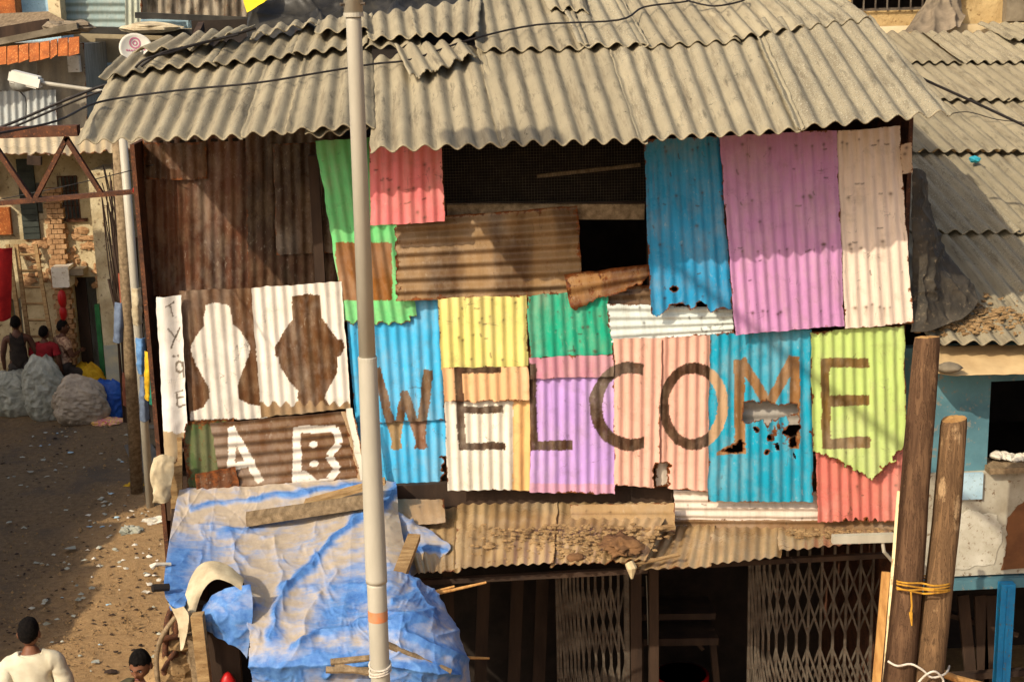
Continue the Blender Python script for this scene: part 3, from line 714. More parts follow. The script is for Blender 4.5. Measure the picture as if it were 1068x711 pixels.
# ================================================================== more materials
simple('white_paint', lin(222,216,202), lin(190,180,160), 3, .7, .3, speck=lin(150,130,104))
simple('blue_paint', lin(88,128,136), lin(66,100,110), 2.2, .8, .4, speck=lin(128,122,108))
simple('bright_blue', lin(40,140,190), lin(26,108,158), 4, .6, .2, speck=lin(90,100,100))
simple('pale_blue', lin(170,196,206), lin(140,168,182), 5, .7, .3, speck=lin(120,116,104))
simple('grey_plaster', lin(176,170,152), lin(138,128,108), 3, .9, .4, speck=lin(104,80,56))
simple('beige_canvas', lin(198,170,124), lin(170,140,98), 2.5, .9, .3)
simple('yellow_plaster', lin(190,164,116), lin(150,124,82), 2.6, .95, .8, speck=lin(120,92,56), bdist=.03)
simple('ledge', lin(216,196,156), lin(188,164,122), 2, .95, .5)
simple('black_plastic', lin(62,58,50), lin(34,32,29), 3, .42, .2, (1,1,1), bdist=.02)
simple('dusty_sheet', lin(78,70,58), lin(44,40,34), 3, .75, .4, speck=lin(104,92,74), bdist=.03)
simple('yellow_cloth', lin(232,206,40), lin(196,166,30), 4, .7, .3)
simple('grey_cloth', lin(142,126,104), lin(104,92,76), 4, .95, .4)
simple('red_cloth', lin(196,40,34), lin(150,26,26), 4, .9, .3)
simple('blue_tarp_plain', lin(40,90,170), lin(26,60,130), 5, .5, .4)
simple('white_sack', lin(180,178,162), lin(138,138,122), 6, .75, .5, bdist=.02)
simple('beige_sack', lin(188,172,150), lin(146,130,110), 6, .8, .5, bdist=.02)
simple('yellow_sack', lin(224,184,40), lin(184,140,26), 6, .7, .4)
simple('jeans', lin(112,124,142), lin(84,94,112), 9, .95, .3)
simple('green_cloth', lin(40,130,104), lin(28,100,78), 6, .9, .3)
simple('blue_cloth', lin(110,150,190), lin(80,116,160), 6, .9, .3)
simple('cream_cloth', lin(196,182,150), lin(160,142,112), 6, .9, .3)
simple('green_paint', lin(52,120,70), lin(40,96,56), 6, .7, .3)
simple('rope_yellow', lin(206,152,52), lin(160,110,34), 20, .9, .3)
simple('rope_white', lin(220,208,190), lin(180,168,150), 20, .9, .3)
simple('rust_pipe', lin(150,74,46), lin(110,52,34), 8, .8, .3)
simple('orange_cloth', lin(172,96,46), lin(128,68,34), 6, .9, .4, speck=lin(226,158,90))
simple('tin_grey', lin(150,148,138), lin(116,112,102), 3, .6, .3, (4,4,.5), speck=lin(104,84,62))
simple('brick', lin(190,150,108), lin(150,112,76), 6, .95, .8)
simple('stone', lin(132,120,100), lin(98,88,72), 5, .95, .6)
simple('slab', lin(110,104,94), lin(88,82,74), 3, .9, .3)
simple('lamp_body', lin(226,220,204), lin(206,198,180), 3, .5, .1)
simple('dark_glass', lin(26,24,22), lin(14,13,12), 3, .3, .1)
simple('pink_plastic', lin(220,110,160), lin(236,206,90), 30, .4, .2)
simple('shade_roof', lin(150,136,108), lin(112,98,76), 3, .9, .5)

# ================================================================== lamp post
pb, pt_ = P(397,711,-4.5), P(368,0,-4.5)
dd = (pb-pt_)/np.linalg.norm(pb-pt_)
base = pb + dd*(pb[2]/-dd[2]); top = pt_-dd*.62
lp = thing('lamp_post', 'tall slim pale grey street lamp post standing in front of the tin shack', 'lamp post', base)
def onp(py): 
    t = (py)/711.0; return pt_*(1-t)+pb*t
k_ = 5.35/1500
m = MB(); m.tube([base, onp(600), onp(596)], (0.0376,0.0376,0.0376), 20); m.tube([onp(596),onp(592),onp(355),onp(352)], (0.0416,0.0416,0.0348,0.0348), 20, sub=1)
m.tube([onp(352),onp(20),onp(15)],(0.0312,0.0272,0.0264), 20); m.tube([onp(15.5),top],(0.0336,0.0288),20)
m.build('shaft', 'galv', lp, smooth_=True)
m = MB(); m.tube([onp(352.5),onp(356)],(0.0356,0.0356),20); m.build('collar', 'galv', lp)
m = MB(); m.tube([onp(12),onp(16)],(0.0356,0.0356),20); m.build('collar', 'galv', lp)
q = onp(4)
for s in (-1,1):
    m = MB(); m.tube([q+np.array([s*.028,-.015,0]), q+np.array([s*.044,-.022,0])], .006, 6); m.build('bolt', 'steel_bar', lp)
ah = top+np.array([-2.55,0,2.15]); m = MB(); m.tube([top-np.array([0,0,.06]), top*.97+ah*.03+np.array([0,0,.03]), top*.5+ah*.5, ah], (.036,.036,.032,.028), 12); m.build('lamp_arm', 'galv', lp, smooth_=True)
m = MB(); m.beam(ah+np.array([.1,0,-.02]), ah+np.array([-.62,0,.10]), .24, .12, jit=.006); m.build('lamp_head', 'galv', lp)
simple('orange_mark', lin(206,120,72), lin(176,132,96), 30, .7, .1)
m = MB(); m.tube([onp(627),onp(639)], (.0385,.0385), 20, cap=False); m.build('painted_band', 'orange_mark', lp, smooth_=True, label='faded orange painted band')
m = MB()
for k in range(3):
    a = onp(690+5*k); m.tube([a+np.array([.042*math.cos(t),.042*math.sin(t),.01*math.sin(t+k)]) for t in np.linspace(0,6.283,17)], .004, 5)
m.build('tie_wire', 'rope_white', lp)

# ================================================================== tarpaulin
def make_tarp_mat():
    a = N('tarp'); at = a.n('ShaderNodeAttribute', attribute_name='Col')
    f = a.noise(3.2, 7, .65); f2 = a.noise(14, 6, .7); st = a.noise(5, 6, .7, mp=(1,3,3))
    blue_ = a.mix(a.ramp(f2, .35, .65), lin(54,98,160), lin(86,130,184))
    dust = a.mix(a.ramp(f2, .3, .7), lin(154,140,124), lin(176,160,138))
    k = a.math('ADD', at.outputs['Alpha'], a.math('ADD', a.math('MULTIPLY', a.math('SUBTRACT', f, .5), .9), a.math('MULTIPLY', a.math('SUBTRACT', st, .5), .9)))
    haze = a.mix(a.ramp(k, .22, .60), blue_, a.mix(.35, lin(132,150,184), dust))
    col = a.mix(a.ramp(k, .48, .74), haze, dust)
    a.bump(a.math('ADD', a.noise(7, 4, .55), a.math('MULTIPLY', a.noise(90, 2, .5), .12)), .3, .012)
    MATS['tarp'] = a.out(col, a.ramp(f2, 1.6, -.1)); a.b.inputs['Specular IOR Level'].default_value = .4
make_tarp_mat()
def cgrid(rows, n, m_):
    """Catmull-Rom through a control grid of (px, py, Y)"""
    g = np.array([[P(*c) for c in r] for r in rows])
    def cr(a, k, axis):
        a = np.moveaxis(a, axis, 0); q = a.shape[0]; out = []
        for t in np.linspace(0, q-1, k):
            i = min(int(t), q-2); f = t-i
            p0, p1, p2, p3 = a[max(i-1,0)], a[i], a[i+1], a[min(i+2,q-1)]
            out.append(.5*((2*p1)+(-p0+p2)*f+(2*p0-5*p1+4*p2-p3)*f*f+(-p0+3*p1-3*p2+p3)*f**3))
        return np.moveaxis(np.array(out), 0, axis)
    return cr(cr(g, m_, 1), n, 0)
def cloth(name, rows, n, m_, mat, folds=(), wr=.012, seed=1, keep=None, dusty=.62, wfreq=2.0, label=None, cat=None, group=None, parent=None, thick=.004, stripes=(), wax=(1,1), creases=0, camp=.01, cang=-.6):
    pos = cgrid(rows, n, m_)
    du = np.gradient(pos, axis=1); dv = np.gradient(pos, axis=0)
    nn = np.cross(du, dv); nn /= np.linalg.norm(nn, axis=-1, keepdims=True)+1e-9
    if (nn[...,1].mean()) > 0: nn = -nn
    px, py = proj(pos)
    q = fbm(px*.012*wfreq*wax[0]+fbm(px*.02,py*.02,seed,3)*2.2, py*.012*wfreq*wax[1]+seed, seed, 4); r1 = 1-np.abs(2*q-1)*2.0
    q2 = fbm(px*.03*wfreq+3, py*.03*wfreq, seed+5, 4); r2 = 1-np.abs(2*q2-1)*2
    d = wr*(1.9*np.clip(r1,-.2,1)**1.5+.35*np.clip(r2,-.2,1)**1.5) if False else wr*(1.9*np.where(r1>-.2,(r1+.2)/1.2,0)**1.6+.30*np.where(r2>0,r2,0)**1.5)
    dust = dusty + .45*(fbm(px*.012,py*.012,seed+11,4)-.5) - .30*np.clip(r1-.55,0,1)
    jx = px+(fbm(px*.03,py*.03,seed+3,3)-.5)*22; jy = py+(fbm(px*.03,py*.03,seed+4,3)-.5)*14
    for (a, b, amp, wd, cl) in folds:
        s = segd(jx, jy, a, b); e = np.exp(-np.abs(s)/(wd*.8)); d = d+amp*e; dust = dust-cl*np.exp(-(s/(wd*.9))**2)
    rr = random.Random(seed*5)
    bx0, bx1, by0, by1 = px.min(), px.max(), py.min(), py.max()
    for q_ in range(creases):
        cx0, cy0 = rr.uniform(bx0,bx1), rr.uniform(by0,by1); an = rr.choice((cang,cang,cang+1.2,cang-.7))+rr.gauss(0,.28); L = rr.uniform(.15,.6)*(bx1-bx0)
        a_ = (cx0-math.cos(an)*L/2, cy0-math.sin(an)*L/2); b_ = (cx0+math.cos(an)*L/2, cy0+math.sin(an)*L/2)
        wx_ = px+(fbm(px*.02,py*.02,seed+q_,2)-.5)*14; s = segd(wx_, py, a_, b_); w0 = rr.uniform(1.6,4.5); am = rr.choice((1,1,-.8))*rr.uniform(.35,1)*camp
        d = d+am*np.exp(-s/w0); dust = dust-rr.uniform(-.05,.12)*np.exp(-(s/(w0*.9))**2)
    for (cx, cy, rx, ry, amt) in stripes:
        dust = dust-amt*np.exp(-((jx-cx)/rx)**2-((jy-cy)/ry)**2)
    pos = pos+nn*d[...,None]
    idx = np.arange(n*m_).reshape(n, m_)
    Fq = np.stack([idx[:-1,:-1],idx[1:,:-1],idx[1:,1:],idx[:-1,1:]],-1)
    if keep is not None:
        cx = (px[:-1,:-1]+px[1:,1:])/2; cy = (py[:-1,:-1]+py[1:,1:])/2
        Fq = Fq[keep(cx+(fbm(cx*.1,cy*.1,seed,3)-.5)*5, cy+(fbm(cx*.1,cy*.1,seed+1,3)-.5)*5)]
    Fq = Fq.reshape(-1,4)
    used = np.unique(Fq); rm = np.full(n*m_, -1); rm[used] = np.arange(len(used)); Fq = rm[Fq]
    o = mk(name, pos.reshape(-1,3)[used], np.ascontiguousarray(Fq), mat, parent, label=label, cat=cat, group=group, smooth_=True)
    C = np.ones((n*m_,4)); C[:,3] = np.clip(dust.ravel(),0,1); attach_col(o, C[used])
    md = o.modifiers.new('Solidify','SOLIDIFY'); md.thickness = thick
    return o
rows = [[(187,511,.10),(222,508,.12),(265,507,.12),(310,504,.12),(350,502,.12),(385,499,.12),(412,505,.10)],
        [(180,545,-.32),(216,547,-.3),(262,548,-.3),(312,545,-.3),(355,536,-.3),(392,532,-.3),(416,540,-.3)],
        [(174,580,-.8),(212,585,-.8),(262,588,-.8),(315,585,-.8),(362,578,-.8),(402,574,-.8),(424,580,-.8)],
        [(171,608,-1.15),(208,613,-1.18),(262,620,-1.2),(318,622,-1.2),(370,618,-1.2),(408,610,-1.2),(430,615,-1.2)],
        [(172,622,-1.32),(210,634,-1.4),(262,652,-1.48),(320,660,-1.52),(375,655,-1.5),(412,645,-1.5),(436,650,-1.5)],
        [(177,630,-1.40),(222,644,-1.5),(258,682,-1.62),(322,692,-1.7),(382,686,-1.7),(420,684,-1.7),(445,690,-1.7)],
        [(182,636,-1.40),(232,652,-1.5),(268,728,-1.60),(326,735,-1.66),(386,738,-1.66),(424,735,-1.66),(450,735,-1.66)]]
folds = [((425,500),(300,612),.035,5,.75),((200,530),(380,505),.012,4,.5),((300,612),(282,668),.03,6,.5),((230,560),(300,540),.012,5,.3),
         ((262,690),(400,690),.04,8,.15),((300,672),(430,640),.035,5,.4),((340,700),(440,668),.03,5,.4),((285,560),(300,640),.014,5,.1),((330,560),(345,520),.012,5,.1),((205,548),(270,560),.012,5,.15),((350,600),(300,690),.02,7,-.1),((240,560),(262,640),.016,6,.05)]
stripes = [(186,600,34,42,.62),(400,615,60,22,.5),(300,700,60,14,.5),(345,682,40,8,.3),(200,640,40,20,.5),(360,645,60,14,.25)]
cloth('tarpaulin', rows, 320, 380, 'tarp', folds, .008, 4, creases=20, camp=.008, keep=lambda x,y: ~((x < 266) & (y > np.interp(x,[170,182,190,194,199,208,220,236,250,254,262,268],[630,634,640,632,612,596,590,595,606,612,690,735]))),
      stripes=stripes, dusty=.74, label='dusty blue tarpaulin draped over the low lean-to in front of the A B board', cat='tarpaulin')
rows = [[(388,598,-1.3),(408,596,-1.25),(428,602,-1.2),(446,612,-1.2),(452,616,-1.2)],
        [(384,622,-1.5),(410,620,-1.5),(436,628,-1.45),(462,640,-1.4),(468,644,-1.35)],
        [(384,650,-1.75),(412,652,-1.8),(440,652,-1.75),(470,662,-1.65),(478,664,-1.5)],
        [(386,680,-1.85),(414,684,-1.92),(444,682,-1.9),(474,686,-1.8),(486,690,-1.6)],
        [(388,716,-1.85),(416,720,-1.9),(446,722,-1.9),(474,712,-1.8),(490,704,-1.6)],
        [(390,745,-1.8),(418,748,-1.85),(448,750,-1.85),(476,744,-1.75),(492,738,-1.55)]]
folds = [((395,655),(452,640),.03,5,.6),((400,690),(470,700),.045,6,.5),((420,660),(486,690),.03,5,.4),((452,640),(430,610),.02,5,.2),((440,700),(436,740),.03,6,.3),((405,630),(440,622),.015,4,.4)]
cloth('tarpaulin', rows, 220, 220, 'tarp', folds, .010, 9, creases=22, camp=.016, cang=.4, dusty=.42, label='crumpled blue tarpaulin bundle hanging right of the lamp post', cat='tarpaulin')
rows = [[(398,540,-.2),(412,534,-.2),(424,540,-.2)],[(400,560,-.4),(432,556,-.38),(458,562,-.4)],[(404,585,-.6),(436,580,-.55),(470,575,-.55)],[(410,600,-.7),(428,604,-.7),(446,592,-.7)]]
cloth('tarpaulin_scrap', rows, 60, 60, 'tarp', [((420,580),(465,575),.012,3,.5)], .012, 13, dusty=.6, label='small torn blue tarpaulin corner beside the lamp post on the awning', cat='tarpaulin')
# cream plastic sheet bent into an arch at the lean-to corner
rows = [[(176,628,-1.42),(182,634,-1.46),(192,632,-1.48)],[(186,650,-1.50),(192,652,-1.52),(198,646,-1.54)],[(189,676,-1.52),(190,678,-1.55),(192,676,-1.56)]]
cloth('plastic_scrap', rows, 30, 24, 'cream_cloth', wr=.006, seed=3, label='narrow cream plastic tongue hanging below the tarpaulin corner', cat='plastic sheet')
rows = [[(186,664,-1.40),(190,640,-1.38),(196,612,-1.26),(206,592,-1.16),(220,585,-1.14),(238,590,-1.18),(254,604,-1.26)],
        [(192,663,-1.44),(197,641,-1.44),(204,617,-1.36),(213,601,-1.30),(224,595,-1.29),(239,600,-1.31),(253,610,-1.36)],
        [(198,655,-1.42),(203,640,-1.43),(209,622,-1.38),(217,609,-1.36),(227,604,-1.36),(240,608,-1.38),(252,616,-1.40)]]
cloth('plastic_sheet', rows, 40, 90, 'cream_cloth', wr=.004, seed=6, label='cream plastic sheet curled into an arch at the tarpaulin corner', cat='plastic sheet')
rows = [[(214,630,-1.34),(228,618,-1.34),(244,612,-1.36),(262,610,-1.36)],[(212,644,-1.40),(228,642,-1.44),(246,640,-1.46),(264,640,-1.46)],[(214,656,-1.38),(230,664,-1.42),(246,672,-1.46),(258,686,-1.48)]]
cloth('tarpaulin_scrap', rows, 60, 60, 'tarp', [((225,640),(240,672),.015,4,.2)], .010, 15, creases=14, camp=.012, cang=1.4, dusty=.2, label='bright blue tarpaulin flap hanging under the cream arch', cat='tarpaulin')
# planks lying on the tarpaulin
m = MB(); m.beam(P(257,541,-.33), P(396,521,-.33), .12, .065, jit=.008); m.build('weathered_plank', 'grey_wood', label='long weathered plank lying across the blue tarpaulin', cat='plank')
m = MB(); m.beam(P(318,524,-.2), P(402,502,-.2), .10, .03, jit=.006); m.build('weathered_plank', 'plank', label='shorter pale plank lying above the long weathered plank on the tarpaulin', cat='plank')
m = MB(); m.beam(P(432,560,-.62), P(404,632,-1.55), .085, .05, jit=.006); m.build('weathered_plank', 'plank', label='grey plank leaning just right of the lamp post beside the blue tarpaulin', cat='plank')
for a,b,w_,lb in (((440,622,-1.1),(507,607,-1.0),.022,'pale bamboo stick pointing right from the top of the blue bundle'),((425,624,-1.1),(474,611,-1.05),.02,'reddish stick lying under the pale bamboo stick'),((478,685,-1.4),(510,686,-1.3),.02,'white stick end poking out of the blue bundle at its right side')):
    m = MB(); m.tube([P(*a),P(*b)], (w_*.6,w_*.35), 8); m.build('bamboo_stick', 'new_wood', label=lb, cat='stick', group='sticks poking from the blue bundle')
m = MB()
for a,b in (((345,690,-1.75),(400,684,-1.75)),((340,698,-1.78),(420,699,-1.78)),((395,668,-1.95),(470,700,-1.9)),((350,694,-1.75),(440,712,-1.9))): m.tube([P(*a),P(*b)], (.022,.018), 8)
m.build('bamboo_bundle', 'grey_wood', label='bundle of bamboo canes tied behind the lamp post under the tarpaulin', cat='bamboo canes')
# frame of the lean-to
lt = thing('lean_to_frame', 'rough wooden frame of posts and rails holding up the blue tarpaulin', 'frame', (P(215,700,-1.5)[0],-1.5,0))
def postto(px, py, Y, px2, w_, mat='plank', h=None):
    a = P(px, py, Y); b = P(px2, 711, Y); d = b-a; b2 = a+d*((a[2]-.0)/(a[2]-b[2]))
    m = MB(); m.beam(a, b2, w_, w_, jit=.004); m.build('post', mat, lt)
postto(206,640,-1.5,214,.075); postto(200,660,-1.35,206,.05,'grey_wood'); postto(238,660,-1.2,242,.06,'dark_wood'); postto(300,700,-1.55,303,.07,'dark_wood'); postto(470,690,-1.45,473,.07,'dark_wood')
m = MB(); m.beam(P(178,615,-1.2)-np.array([0,0,.06]), P(480,690,-1.5)-np.array([0,0,.1]), .06, .06); m.beam(P(190,520,.08)-np.array([0,0,.1]), P(410,520,.08)-np.array([0,0,.1]), .06,.06)
m.beam(P(182,525,.05)-np.array([0,0,.06]), P(178,615,-1.2)-np.array([0,0,.06]), .05,.05); m.build('rail', 'dark_wood', lt)
m = MB(); a = P(225,655,-1.3); m.box(a[0]-.12, a[0]+.14, -1.34, -1.28, .2, a[2]); m.build('side_board', 'dark_wood', lt)
m = MB(); a = P(237,704,-1.45); m.blob(a-np.array([0,0,.1]), (.055,.05,.12), 14, 10, 3, .15); m.build('red_bag', 'red_plastic', smooth_=True, label='small bright red bag hanging in the dark under the lean-to', cat='bag')
# bent tubes of an old cycle cart beside the lean-to
cc = thing('cart_frame', 'rusty bent tube frame of an old cart standing left of the blue tarpaulin', 'cart', (P(180,700,-1.3)[0],-1.3,0))
def tb(pts, r, mat, nm, seg=8): m = MB(); m.tube([P(*p) for p in pts], r, seg, sub=4); m.build(nm, mat, cc, smooth_=True)
tb([(186,640,-1.4),(176,652,-1.42),(167,668,-1.45),(163,690,-1.45),(166,720,-1.45)], .016, 'grey_wood', 'handle')
tb([(180,632,-1.3),(174,650,-1.32),(172,690,-1.34),(171,730,-1.34)], .02, 'rust_iron', 'tube')
tb([(186,640,-1.3),(183,670,-1.3),(181,720,-1.3)], .022, 'rust_iron', 'tube')
tb([(165,668,-1.4),(180,664,-1.35),(200,664,-1.3)], .02, 'rust_iron', 'tube')
tb([(170,700,-1.4),(186,676,-1.3),(200,690,-1.25)], .018, 'rust_iron', 'tube')
tb([(196,640,-1.3),(199,680,-1.3),(203,740,-1.3)], .028, 'grey_wood', 'tube')
m = MB()
for p0, r0 in (((184,690,-1.25),.13),((196,700,-1.2),.15),((176,708,-1.3),.12),((190,668,-1.25),.09)): m.blob(P(*p0), (r0,r0,r0*.8), 12, 9, int(r0*100), .5)
m.build('sacking', 'dust_dirt', cc)
m = MB(); p0 = P(159,613,-1.35); m.tube([p0, P(176,612,-1.3)], (.025,.025), 8); m.build('black_grip', 'wire', cc)
m = MB(); m.tube([P(158,591,-1.0),P(162,588,-1.0),P(178,588,-.95)], (.02,.012,.012), 8); m.build('grip', 'white_paint', cc)

# ================================================================== logs and thin poles in front, right
def log(pts, rs, mat, label, seed):
    a = [P(*p) for p in pts]; d = a[-1]-a[-2]; end = a[-1]+d*(a[-1][2]/-d[2]); a.append(end); rs = list(rs)+[rs[-1]*1.05]
    t = thing('log', label, 'log', end, 'tall logs tied together at the right')
    n = 90; m = MB(); random.seed(seed)
    V = []; seg = 36; A = np.array(a); L = np.concatenate([[0], np.cumsum(np.linalg.norm(np.diff(A,axis=0),axis=1))])
    for i in range(n+1):
        s = L[-1]*i/n; c = np.array([np.interp(s, L, A[:,k]) for k in range(3)]); r = np.interp(s, L, rs)
        th = np.linspace(0, 2*math.pi, seg, endpoint=False)
        rr = r*(1+.16*(fbm(np.cos(th)*1.2+5, np.sin(th)*1.2+s*1.3, seed, 3)-.5)+.07*(fbm(th*7, th*0+s*2.5, seed+3, 3)-.5))
        if i == 0: rr = rr*.94
        for k in range(seg): V.append(c+np.array([math.cos(th[k])*rr[k], math.sin(th[k])*rr[k], .012*math.sin(th[k]+seed)+.005*random.random() if i == 0 else 0]))
    Fq = [(i*seg+k, i*seg+(k+1)%seg, (i+1)*seg+(k+1)%seg, (i+1)*seg+k) for i in range(n) for k in range(seg)]
    mk('trunk', V, Fq, mat, t, smooth_=True)
    top = V[:seg]; c0 = np.mean(top, axis=0)+np.array([0,0,.006])
    ring = [(np.array(v)*.5+c0*.5)+np.array([0,0,.006*random.random()]) for v in top]
    mk('cut_end', list(top)+ring+[c0], [(k,(k+1)%seg,seg+(k+1)%seg,seg+k) for k in range(seg)]+[(seg+k,seg+(k+1)%seg,2*seg) for k in range(seg)], 'cut_wood', t)
    return t
log([(967,352,-1.15),(957,470,-1.2),(948,600,-1.25),(937,711,-1.3)], (.078,.088,.095,.10), 'bark', 'taller dark brown log standing against the lime green and coral sheets', 3)
log([(995,437,-1.15),(987,540,-1.2),(978,620,-1.25),(967,711,-1.3)], (.082,.090,.094,.10), 'bark_pale', 'shorter paler brown log with a flat cut top, right of the taller log', 8)
m = MB()
for k in range(4):
    yy = 606+(0,2.6,6.5,8.2)[k]; j_ = lambda: random.uniform(-1.6,1.6)
    m.tube([P(936,yy,-1.36),P(946,yy+2+j_(),-1.41),P(962,yy+3+j_(),-1.37),P(974,yy+4+j_(),-1.41),P(990,yy+1+j_(),-1.33),P(991,yy-3,-1.15),P(965,yy-6,-1.05),P(938,yy-3,-1.15),P(936,yy,-1.36)], .006, 6, sub=3)
m.tube([P(950,615,-1.40),P(951,632,-1.405),P(950,640,-1.405)], .006, 6); m.tube([P(950,638,-1.4),P(951,652,-1.405)], (.013,.004), 6)
m.build('yellow_rope', 'rope_yellow', label='yellow rope wound several times round the two tall logs', cat='rope')
m = MB(); m.tube([P(926,689,-1.40),P(936,694,-1.43),P(950,692,-1.42),P(962,698,-1.43),P(972,706,-1.44),P(986,702,-1.38),P(990,694,-1.2)], .007, 6, sub=4)
m.tube([P(958,711,-1.45),P(966,703,-1.46),P(976,700,-1.45),P(984,710,-1.42),P(976,718,-1.44)], .007, 6, sub=4)
m.build('white_rope', 'rope_white', label='white rope looped round the feet of the two tall logs', cat='rope')
def birch():
    a = N('birch'); f = a.noise(7, 6, .7, mp=(2,2,.8)); c = a.mix(a.ramp(f, .52, .62), lin(222,198,150), lin(120,84,52)); a.bump(f, .4); MATS['birch'] = a.out(c, .85)
birch()
def pole_to_ground(name, a, b, r0, r1, mat, label, cat):
    a, b = P(*a), P(*b); d = b-a; e = a+d*(a[2]/(a[2]-b[2])); m = MB(); m.tube([a,b,e], (r0,r1,r1), 12); return m.build(name, mat, smooth_=True, label=label, cat=cat, origin=e)
pole_to_ground('thin_pole', (939,512,-.9), (926,711,-1.2), .022, .036, 'birch', 'thin pale spotted pole left of the taller log', 'pole')
a, b = P(924,596,-.75), P(914,711,-.9); e = a+(b-a)*(a[2]/(a[2]-b[2])); m = MB(); m.beam(a, e, .05, .03); m.build('batten', 'new_wood', label='narrow yellowish batten leaning at the right edge of the right gate', cat='batten', origin=e)
m = MB(); m.tube([P(980,700,-1.25),P(996,707,-1.2),P(1030,716,-1.1)], .025, 8); m.build('fallen_branch', 'new_wood', label='thin fallen branch at the foot of the shorter log', cat='branch')

# ================================================================== neighbour on the right
nb = thing('neighbour_house', 'low house right of the shack with long grey corrugated roof and faded blue front wall', 'house', (P(1040,600,.3)[0],.3,0))
NS = math.radians(16)
def npl(px, py, Y):
    o = P(px, py, Y); n = np.array([0,-math.sin(NS),math.cos(NS)]); return (o, n)
NP = npl(1030,356,-.12)
NVP = (440,-430)
def nup(pt, yt): return up(pt, yt, NVP)
x0n, x1n = 955, 1150
def nrow(yb, yt, off, seeds, xs_, mat=None):
    for i in range(len(xs_)-1):
        b0, b1 = (xs_[i],yb), (xs_[i+1]+2,yb)
        roofs(NP, [nup(b0,yt),nup(b1,yt),b1,b0], off, [.84,.92,.80,.88][(i+seeds)%4], [.2,.5,.3,.1][(i+seeds)%4], parent=nb)
nrow(358, 232, (0,.0), 0, (972,1090,1180,1290,1400)); nrow(248, 158, (0,.05), 1, (950,1060,1160,1270,1380)); nrow(165, 100, (0,.07), 2, (946,1040,1150,1250,1350)); nrow(110, 60, (0,.06), 3, (935,1050,1150,1250,1330)); nrow(70, 34, (0,.05), 0, (905,1000,1120,1220,1310))
nrow(50, 25, (.0,.09), 1, (1052,1130))
nl = P(985,500,.15)[0]; nr = P(1150,500,.15)[0]+1.6
def npart(nm, mb, mat, **k): return mb.build(nm, mat, nb, **k)
zt = lambda py, Y=.15: P(1030,py,Y)[2]
wx = lambda px, Y=.15: P(px,450,Y)[0]
m = MB(); m.box(xr+.01, wx(1031), .15, .25, zt(492), zt(360)); m.box(wx(1031), nr, .15, .25, zt(398), zt(360)); npart('blue_wall', m, 'blue_paint')
m = MB(); m.box(xr+.01, nr, .13, .25, zt(598), zt(490)); npart('lower_wall', m, 'grey_plaster')
m = MB(); m.box(wx(1000,.12), wx(1027,.12), .10, .128, zt(519,.12), zt(492,.12)); npart('patch_panel', m, 'pale_blue')
m = MB(); m.box(wx(1029), nr, .05, .3, zt(490), zt(484)); npart('sill', m, 'grey_wood')
simple('brown_tone', lin(128,84,50), lin(96,62,38), 4, .9, .3)
def wall_patch(pts, Y, mat, nm, seed):
    r_ = random.Random(seed); out = []
    for i in range(len(pts)):
        (x1,y1),(x2,y2) = pts[i], pts[(i+1)%len(pts)]
        for k in range(6): out.append((x1+(x2-x1)*k/6+r_.uniform(-1.6,1.6), y1+(y2-y1)*k/6+r_.uniform(-1.6,1.6)))
    V = [P(x,y,Y) for x,y in out]; n_ = len(V); ctr = np.mean(V, axis=0)
    mk(nm, V+[v+np.array([0,.012,0]) for v in V]+[ctr], [(i,(i+1)%n_,2*n_) for i in range(n_)]+[(i,(i+1)%n_,n_+(i+1)%n_,n_+i) for i in range(n_)], mat, nb)
simple('pale_plaster', lin(200,194,176), lin(166,158,138), 4, .9, .4, speck=lin(120,100,76))
wall_patch([(1052,540),(1068,522),(1110,530),(1110,592),(1044,593),(1049,572)], .120, 'brown_tone', 'brown_patch', 3)  # irregular brown area on the right of the lower wall
wall_patch([(986,540),(1012,532),(1040,538),(1046,556),(1038,588),(1010,592),(988,596)], .123, 'pale_plaster', 'pale_patch', 5)
m = MB(); m.box(xr+.01, nr, .1, .22, zt(611), zt(601)); npart('lintel', m, 'blue_paint')
m = MB(); m.box(wx(1046), wx(1061), .02, .09, 0, zt(603)); m.box(wx(1052), wx(1055), .008, .022, 0, zt(605)); npart('blue_post', m, 'bright_blue')
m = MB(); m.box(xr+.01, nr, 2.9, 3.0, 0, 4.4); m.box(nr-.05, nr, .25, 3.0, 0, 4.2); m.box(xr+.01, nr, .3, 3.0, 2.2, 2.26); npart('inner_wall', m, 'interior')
m = MB()
for px, px2 in ((1004,1018),(1022,1027),(1034,1030)): m.beam(P(px,620,.7), P(px2,760,.7), .09, .03)
m.beam(P(990,705,.5), P(1068,700,.5), .06, .05); m.beam(P(990,640,.9), P(1060,660,.9), .08, .04); npart('inner_board', m, 'dark_wood')
# canopy strip
rows = [[(955,360,.14),(1000,361,.14),(1060,360,.14),(1160,360,.14)],[(958,378,-.12),(1000,379,-.12),(1060,378,-.12),(1160,377,-.12)],[(966,389,-.25),(1000,392,-.27),(1060,391,-.27),(1160,388,-.27)]]
cloth('canopy', rows, 24, 60, 'beige_canvas', wr=.006, seed=3, parent=nb)
m = MB(); m.blob(P(990,386,-.3)+np.array([0,0,.02]), (.085,.06,.035), 14, 8, 4, .3); m.build('stone', 'stone', smooth_=True, label='flat dark stone lying on the beige canopy strip beside the taller log', cat='stone')
m = MB(); 
for k in range(6): m.blob(P(1040+6*k,478-random.random()*4,.2), (.05,.05,.03), 8, 6, k, .5)
m.build('paper_scraps', 'white_paint', label='crumpled white papers lying on the window sill of the blue wall', cat='paper')
